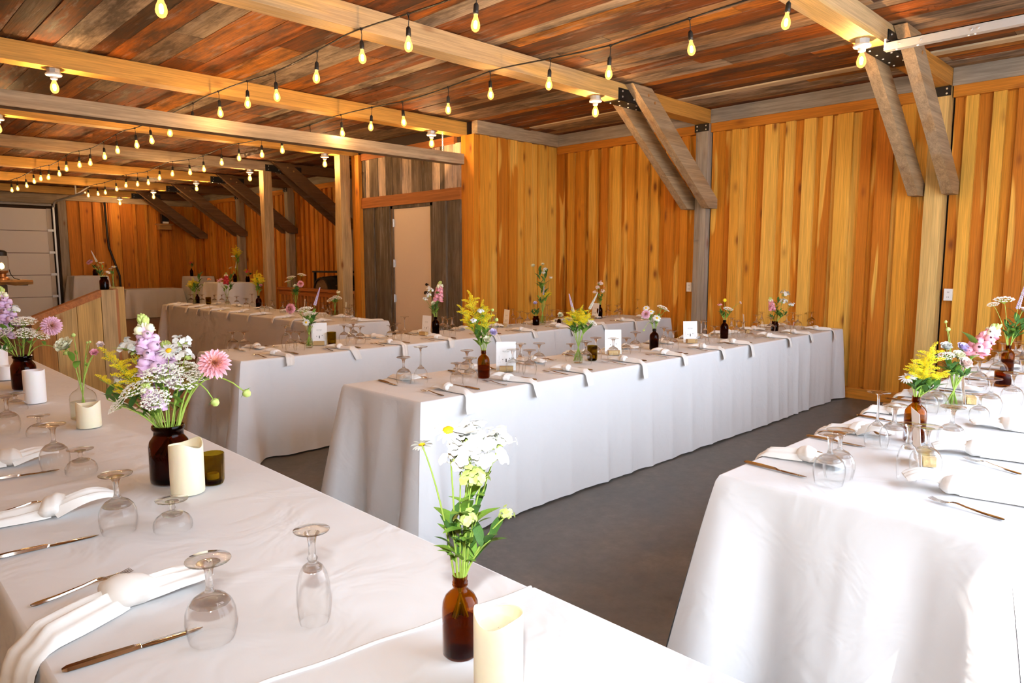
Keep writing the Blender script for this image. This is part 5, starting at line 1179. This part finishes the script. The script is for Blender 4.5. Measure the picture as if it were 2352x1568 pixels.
# second table
V = vase('cyl', (2.877, 5.334), 'clear vase with a pink dahlia on the second long table', 1.05)
arrange(V, 'the clear vase with a pink dahlia', [('dahlia', -38, 42, 2, 'large pink dahlia', dahlia_f, 1.15, {'arch': .10}), ('lace', -6, 36, 1, 'cream lace umbel', None, 1.4, {}), ('lace', 4, 28, 2, 'cream lace umbel', None, 1.1, {}), ('daisy', -1, 12, 6, 'white daisy', None, 1.3, {}), ('spike', 22, 74, 0, 'pale blue speedwell spike', violet_f, 1.4, {}), ('leaf', 14, 20, 2, 'dark leaf sprig', None, 1.6, {}), ('leaf', 8, 4, 4, 'dark leaf sprig', None, 1.5, {}), ('phlox', 12, 2, 5, 'white phlox sprig', white_f, .7, {})])
V = vase('dbottle', (4.312, 5.450), 'dark amber bottle with a pink snapdragon on the second table')
arrange(V, 'the pink snapdragon bottle', [('snap', 12, 78, 0, 'tall pink snapdragon', pink_f, 2.0, {}), ('phlox', -12, 58, 1, 'white stock head', white_f, 1.2, {}), ('phlox', -15, 46, 2, 'white stock head', white_f, 1.1, {}), ('phlox', -22, 38, 1, 'white stock head', white_f, .9, {}), ('lis', -4, 30, 3, 'cream bloom', cream_f, .85, {}), ('leaf', 4, 25, 2, 'green sprig', None, 1.4, {}), ('leaf', -6, 20, 2, 'green sprig', None, 1.3, {})])
V = vase('sjar', (5.747, 5.441), 'little dark jar with a single violet bloom', 1.2)
arrange(V, 'the little dark jar on the second table', [('lis', -2, 28, 1, 'single violet lisianthus', violet_f, .9, {}), ('leaf', 3, 8, 1, 'green sprig', None, 1.5, {}), ('leaf', -8, 6, 1, 'green sprig', None, 1.3, {})])
V = vase('cyl', (5.881, 5.464), 'clear vase with very tall greenery on the second table', 1.35)
arrange(V, 'the tallest clear vase', [('leaf', -8, 75, 1, 'tall leafy branch', None, 2.2, {}), ('leaf', 6, 68, 0, 'tall leafy branch', None, 2.2, {}), ('lis', -22, 88, 1, 'lime-white bloom', cream_f, .9, {}), ('lis', 0, 92, 1, 'lime-white bloom', cream_f, .7, {}), ('phlox', 4, 78, 2, 'white blossom cluster', white_f, 1.0, {}), ('phlox', 2, 70, 3, 'white blossom cluster', white_f, .9, {}), ('phlox', 18, 60, 1, 'white blossom cluster', white_f, .7, {}), ('gold', 14, 26, 2, 'loose goldenrod sprig', None, 1.1, {}), ('spike', 2, 34, 3, 'violet speedwell spike', violet_f, 1.0, {}), ('leaf', -6, 8, 3, 'tall leafy branch', None, 1.5, {})])
V = vase('sjar', (6.017, 5.331), 'low clear-stemmed jar with a cream bloom', .7)
arrange(V, 'the low jar on the second table', [('lis', 2, 8, 2, 'open cream yellow bloom', cream_f, 1.2, {'leaves': 0})])
V = vase('dbottle', (7.035, 5.546), 'dark amber bottle at the wall end of the second table')
arrange(V, 'the dark bottle at the wall end', [('phlox', 0, 45, 1, 'blush stock head', blush_f, 1.4, {}), ('phlox', -6, 36, 2, 'blush stock head', blush_f, 1.2, {}), ('phlox', 6, 28, 2, 'blush stock head', blush_f, 1.2, {}), ('phlox', -13, 26, 1, 'blush stock head', blush_f, .9, {}), ('ball', 10, 38, 0, 'orange button flower', orange_f, 1.2, {}), ('leaf', 4, 18, 1, 'thin green sprig', None, 1.2, {})])
# dim back table
V = vase('dbottle', (4.757, 10.343), 'dark bottle with yellow sprigs on the dim back table', 1.15)
arrange(V, 'the dark bottle on the back table', [('gold', 0, 48, 0, 'dim goldenrod sprig', None, 1.8, {}), ('gold', 8, 40, 2, 'dim goldenrod sprig', None, 1.6, {}), ('gold', -8, 38, 1, 'dim goldenrod sprig', None, 1.5, {}), ('lis', 8, 22, 3, 'pink bloom', pink_f, 1.0, {}), ('leaf', 2, 20, 0, 'leafy stem', None, 2.0, {})])
V = vase('cyl', (4.864, 11.773), 'clear vase with red snapdragon on the dim back table', 1.1)
arrange(V, 'the clear vase on the back table', [('snap', 0, 46, 0, 'deep red snapdragon', red_f, 1.9, {}), ('phlox', -16, 26, 1, 'pink blossom sprig', pink_f, 1.3, {}), ('phlox', -10, 30, 1, 'pink blossom sprig', pink_f, 1.2, {}), ('leaf', 14, 40, 0, 'dark leafy sprig', None, 2.2, {}), ('leaf', 12, 16, 0, 'dark leafy sprig', None, 1.8, {})])
V = vase('dbottle', (4.62, 12.42), 'dark bottle at the far end of the back table', .9)
arrange(V, 'the farthest dark bottle', [('leaf', 8, 42, 0, 'tall dark sprig', None, 2.4, {}), ('leaf', 2, 20, 0, 'tall dark sprig', None, 2.0, {}), ('phlox', 28, 32, 0, 'dull orange blossom', orange_f, 1.2, {})])
V = vase('cyl', (4.55, 12.36), 'clear vase of pale greenery on the back table', 1.0)
arrange(V, 'the clear vase of pale greenery', [('gold', -2, 28, 0, 'pale yellow-green sprig', None, 1.8, {}), ('gold', -10, 20, 0, 'pale yellow-green sprig', None, 1.6, {}), ('leaf', 2, 18, 0, 'green leafy sprig', None, 2.4, {})])
V = vase('cyl', (4.84, 9.33), 'tall green-stemmed vase with peach dahlia on the back table', 1.2)
arrange(V, 'the tall vase on the back table', [('dahlia', 14, 32, 3, 'round peach dahlia', dahlia_f, 1.25, {'face': 1.2}), ('lis', 2, 26, 3, 'cream yellow bloom', cream_f, 1.1, {}), ('lace', -8, 44, 0, 'faded lace umbel', None, 1.5, {}), ('lace', 14, 50, -2, 'faded lace umbel', None, 1.4, {}), ('lace', -16, 36, 0, 'faded lace umbel', None, 1.0, {}), ('leaf', 0, 12, 2, 'dark leaf sprig', None, 2.2, {}), ('leaf', 4, 20, 1, 'dark leaf sprig', None, 2.0, {})])
V = vase('stp', (4.786, 8.162), 'squat clear vase of pale flowers on the back table', 1.3)
arrange(V, 'the squat vase on the back table', [('lace', -6, 8, 2, 'dusty lace umbel', None, 1.3, {}), ('lace', 6, 12, 1, 'dusty lace umbel', None, 1.3, {}), ('phlox', 8, 24, 0, 'pale blossom sprig', cream_f, 1.0, {}), ('leaf', 0, 6, 1, 'leafy sprig', None, 1.4, {})])
# sunlit table
V = vase('bottle', (3.083, 0.824), 'amber bottle with goldenrod and a daisy on the sunlit table', 1.06)
arrange(V, 'the amber bottle on the sunlit table', [('gold', 32, 100, 0, 'sunlit goldenrod plume', None, 1.15, {}), ('gold', 15, 75, 1, 'sunlit goldenrod plume', None, 1.0, {}), ('gold', -18, 68, 2, 'sunlit goldenrod plume', None, .8, {}), ('gold', 48, 45, 2, 'sunlit goldenrod plume', None, 1.0, {}), ('gold', 8, 55, 3, 'sunlit goldenrod plume', None, .8, {}), ('daisy', -30, 44, 2, 'white daisy in profile', None, 1.35, {'leaves': 0, 'face': .1}), ('leaf', -15, 28, 3, 'bright leaf sprig', None, 1.3, {}), ('leaf', 28, 20, 4, 'bright leaf sprig', None, 1.5, {}), ('leaf', 5, 30, 2, 'bright leaf sprig', None, 1.3, {})])
V = vase('stp', (3.950, 0.894), 'clear glass vase of mixed blooms on the sunlit table', 1.1)
arrange(V, 'the clear vase on the sunlit table', [('snap', 88, 120, 1, 'bright pink snapdragon', pink_f, 2.2, {'rad': .004}), ('lis', -25, 72, 0, 'white lisianthus', white_f, 1.0, {}), ('lis', 12, 68, 0, 'pale violet lisianthus', violet_f, 1.15, {}), ('lis', -2, 52, 2, 'cream lisianthus', cream_f, 1.1, {}), ('lis', 6, 36, 4, 'salmon pink lisianthus', blush_f, 1.25, {}), ('lace', -28, 50, 2, 'cream lace umbel', None, .9, {}), ('bud', -22, 110, 0, 'slim green bud', lime_m, .9, {}), ('bud', -26, 128, -1, 'slim green bud', lime_m, .6, {}), ('leaf', -22, 26, 3, 'broad leaf sprig', None, 1.8, {}), ('leaf', 18, 10, 3, 'broad leaf sprig', None, 1.4, {})])
V = vase('bottle', (5.520, 0.957), 'small amber bottle deeper along the sunlit table', 1.0)
arrange(V, 'the small amber bottle on the sunlit table', [('lace', -20, 98, 1, 'white lace umbel', None, 1.3, {'leaves': 1}), ('lace', -44, 90, 1, 'white lace umbel', None, .75, {'leaves': 0}), ('spike', 22, 122, 0, 'pale speedwell spike', violet_f, 1.5, {}), ('lis', 26, 78, 0, 'blush bloom', blush_f, .8, {}), ('lis', 40, 100, -2, 'pink bloom', pink_f, 1.1, {}), ('leaf', 10, 50, 2, 'big leaf sprig', None, 2.0, {}), ('leaf', 24, 38, 2, 'big leaf sprig', None, 2.0, {}), ('leaf', -8, 36, 1, 'big leaf sprig', None, 1.8, {}), ('bud', 40, 62, 0, 'green bud', lime_m, 1.0, {})])
aj = thing('candle_jar', 'low amber candle jar on the sunlit table', 'candle jar', (*(4.842, 0.852), TAB+.003)); link('jar', MB().lathe(AJR, 32).mesh('jar', amber_m, True, 50), aj); link('wax', MB().lathe([(0, .014), (.041, .014), (.041, .05), (0, .05)], 24).mesh('wax', dregs_m, True, 40), aj)
aj = thing('candle_jar', 'low amber candle jar at the right frame edge', 'candle jar', (*(5.972, 0.922), TAB+.003)); link('jar', bpy.data.meshes['jar.001'] if 'jar.001' in bpy.data.meshes else MB().lathe(AJR, 32).mesh('jar', amber_m, True, 50), aj); link('wax', MB().lathe([(0, .014), (.041, .014), (.041, .05), (0, .05)], 24).mesh('wax', dregs_m, True, 40), aj)
# flowers on the guard wall newel and the far tables
V = vase('jar', (1.865, 7.245), 'dark jar on top of the guard wall post', .62, 1.22)
arrange(V, 'the dark jar on the guard post', [('dahlia', -28, 32, 1, 'orange dahlia', dahlia_f, .75, {'face': .2}), ('spike', -20, 50, 0, 'pale grassy spike', lace_f, 1.0, {}), ('leaf', -10, 8, 1, 'dark leaf', None, 1.2, {}), ('daisy', -2, 32, 1, 'white daisy', None, 1.0, {'face': .1}), ('daisy', 12, 10, 1, 'white daisy', None, .9, {'face': .1})])
V = vase('cyl', (1.935, 7.225), 'slim clear bottle beside the dark jar on the guard post', .7, 1.225)
arrange(V, 'the slim clear bottle on the guard post', [('daisy', 4, 22, 0, 'white aster', None, 1.0, {'face': .2}), ('daisy', -4, 18, 0, 'white aster', None, .8, {'face': .2})])
V = vase('bud', (6.15, 14.3), 'slender bud vase on the pleated draped table', 1.5, 1.06)
arrange(V, 'the slender bud vase', [('gold', -2, 40, 0, 'pale yellow plume', None, 2.0, {}), ('gold', 6, 34, 0, 'pale yellow plume', None, 1.8, {}), ('phlox', -8, 20, 0, 'cream blossom sprig', cream_f, 1.2, {}), ('leaf', 0, 22, 0, 'leaf sprig', None, 1.8, {})])
V = vase('dbottle', (6.05, 14.2), 'dark bottle with a dry leaf on the pleated table', 1.0, 1.06)
arrange(V, 'the dark bottle on the pleated table', [('spike', 3, 18, 0, 'dry cream spike', lace_f, 1.2, {}), ('lace', -8, 12, 0, 'dull lace umbel', None, 1.0, {})])
V = vase('sjar', (6.27, 14.1), 'red-flowered little jar on the pleated table', 1.3, 1.06)
arrange(V, 'the little jar on the pleated table', [('phlox', 0, 8, 1, 'deep red blossom', red_f, 1.8, {}), ('gold', -4, 14, 0, 'small yellow sprig', None, 1.2, {}), ('leaf', 8, 4, 0, 'dark sprig', None, 1.5, {})])
V = vase('dbottle', (7.3, 19.95), 'dark bottle on the draped table in the far corner', 1.2, 1.08)
arrange(V, 'the far corner bottle', [('phlox', 0, 10, 0, 'dull red blossom', red_f, 1.6, {}), ('leaf', 2, 8, 0, 'dark sprig', None, 2.2, {})])
V = vase('sjar', (5.05, 20.35), 'small dark jar on the tall bar table by the garage door', 1.8, 1.12)
arrange(V, 'the small jar by the garage door', [('phlox', 8, 6, 0, 'dull orange blossom', orange_f, 1.6, {}), ('leaf', -3, 5, 0, 'dark sprig', None, 2.0, {})])

# ------------------------------------------------------------------ labels that count along each table, as seen from the entrance corner
def count_labels(items, text):
    by = {}
    for it in items: by.setdefault(it[1], []).append(it)
    for tbl, lst in by.items():
        lst.sort(key=lambda it: px(it[0].location))
        for i, it in enumerate(lst): it[0]['label'] = text(it, ORD[i], tbl)
count_labels(GLS, lambda it, n, t: 'upturned %s on %s, %s glass from the left' % (it[2], t, n))
count_labels(NAPK, lambda it, n, t: 'knotted ivory napkin on %s, %s from the left' % (t, n))
count_labels(KNIV, lambda it, n, t: 'steel table knife on %s, %s knife from the left' % (t, n))
count_labels(FORK, lambda it, n, t: 'steel fork on %s, %s fork from the left' % (t, n))
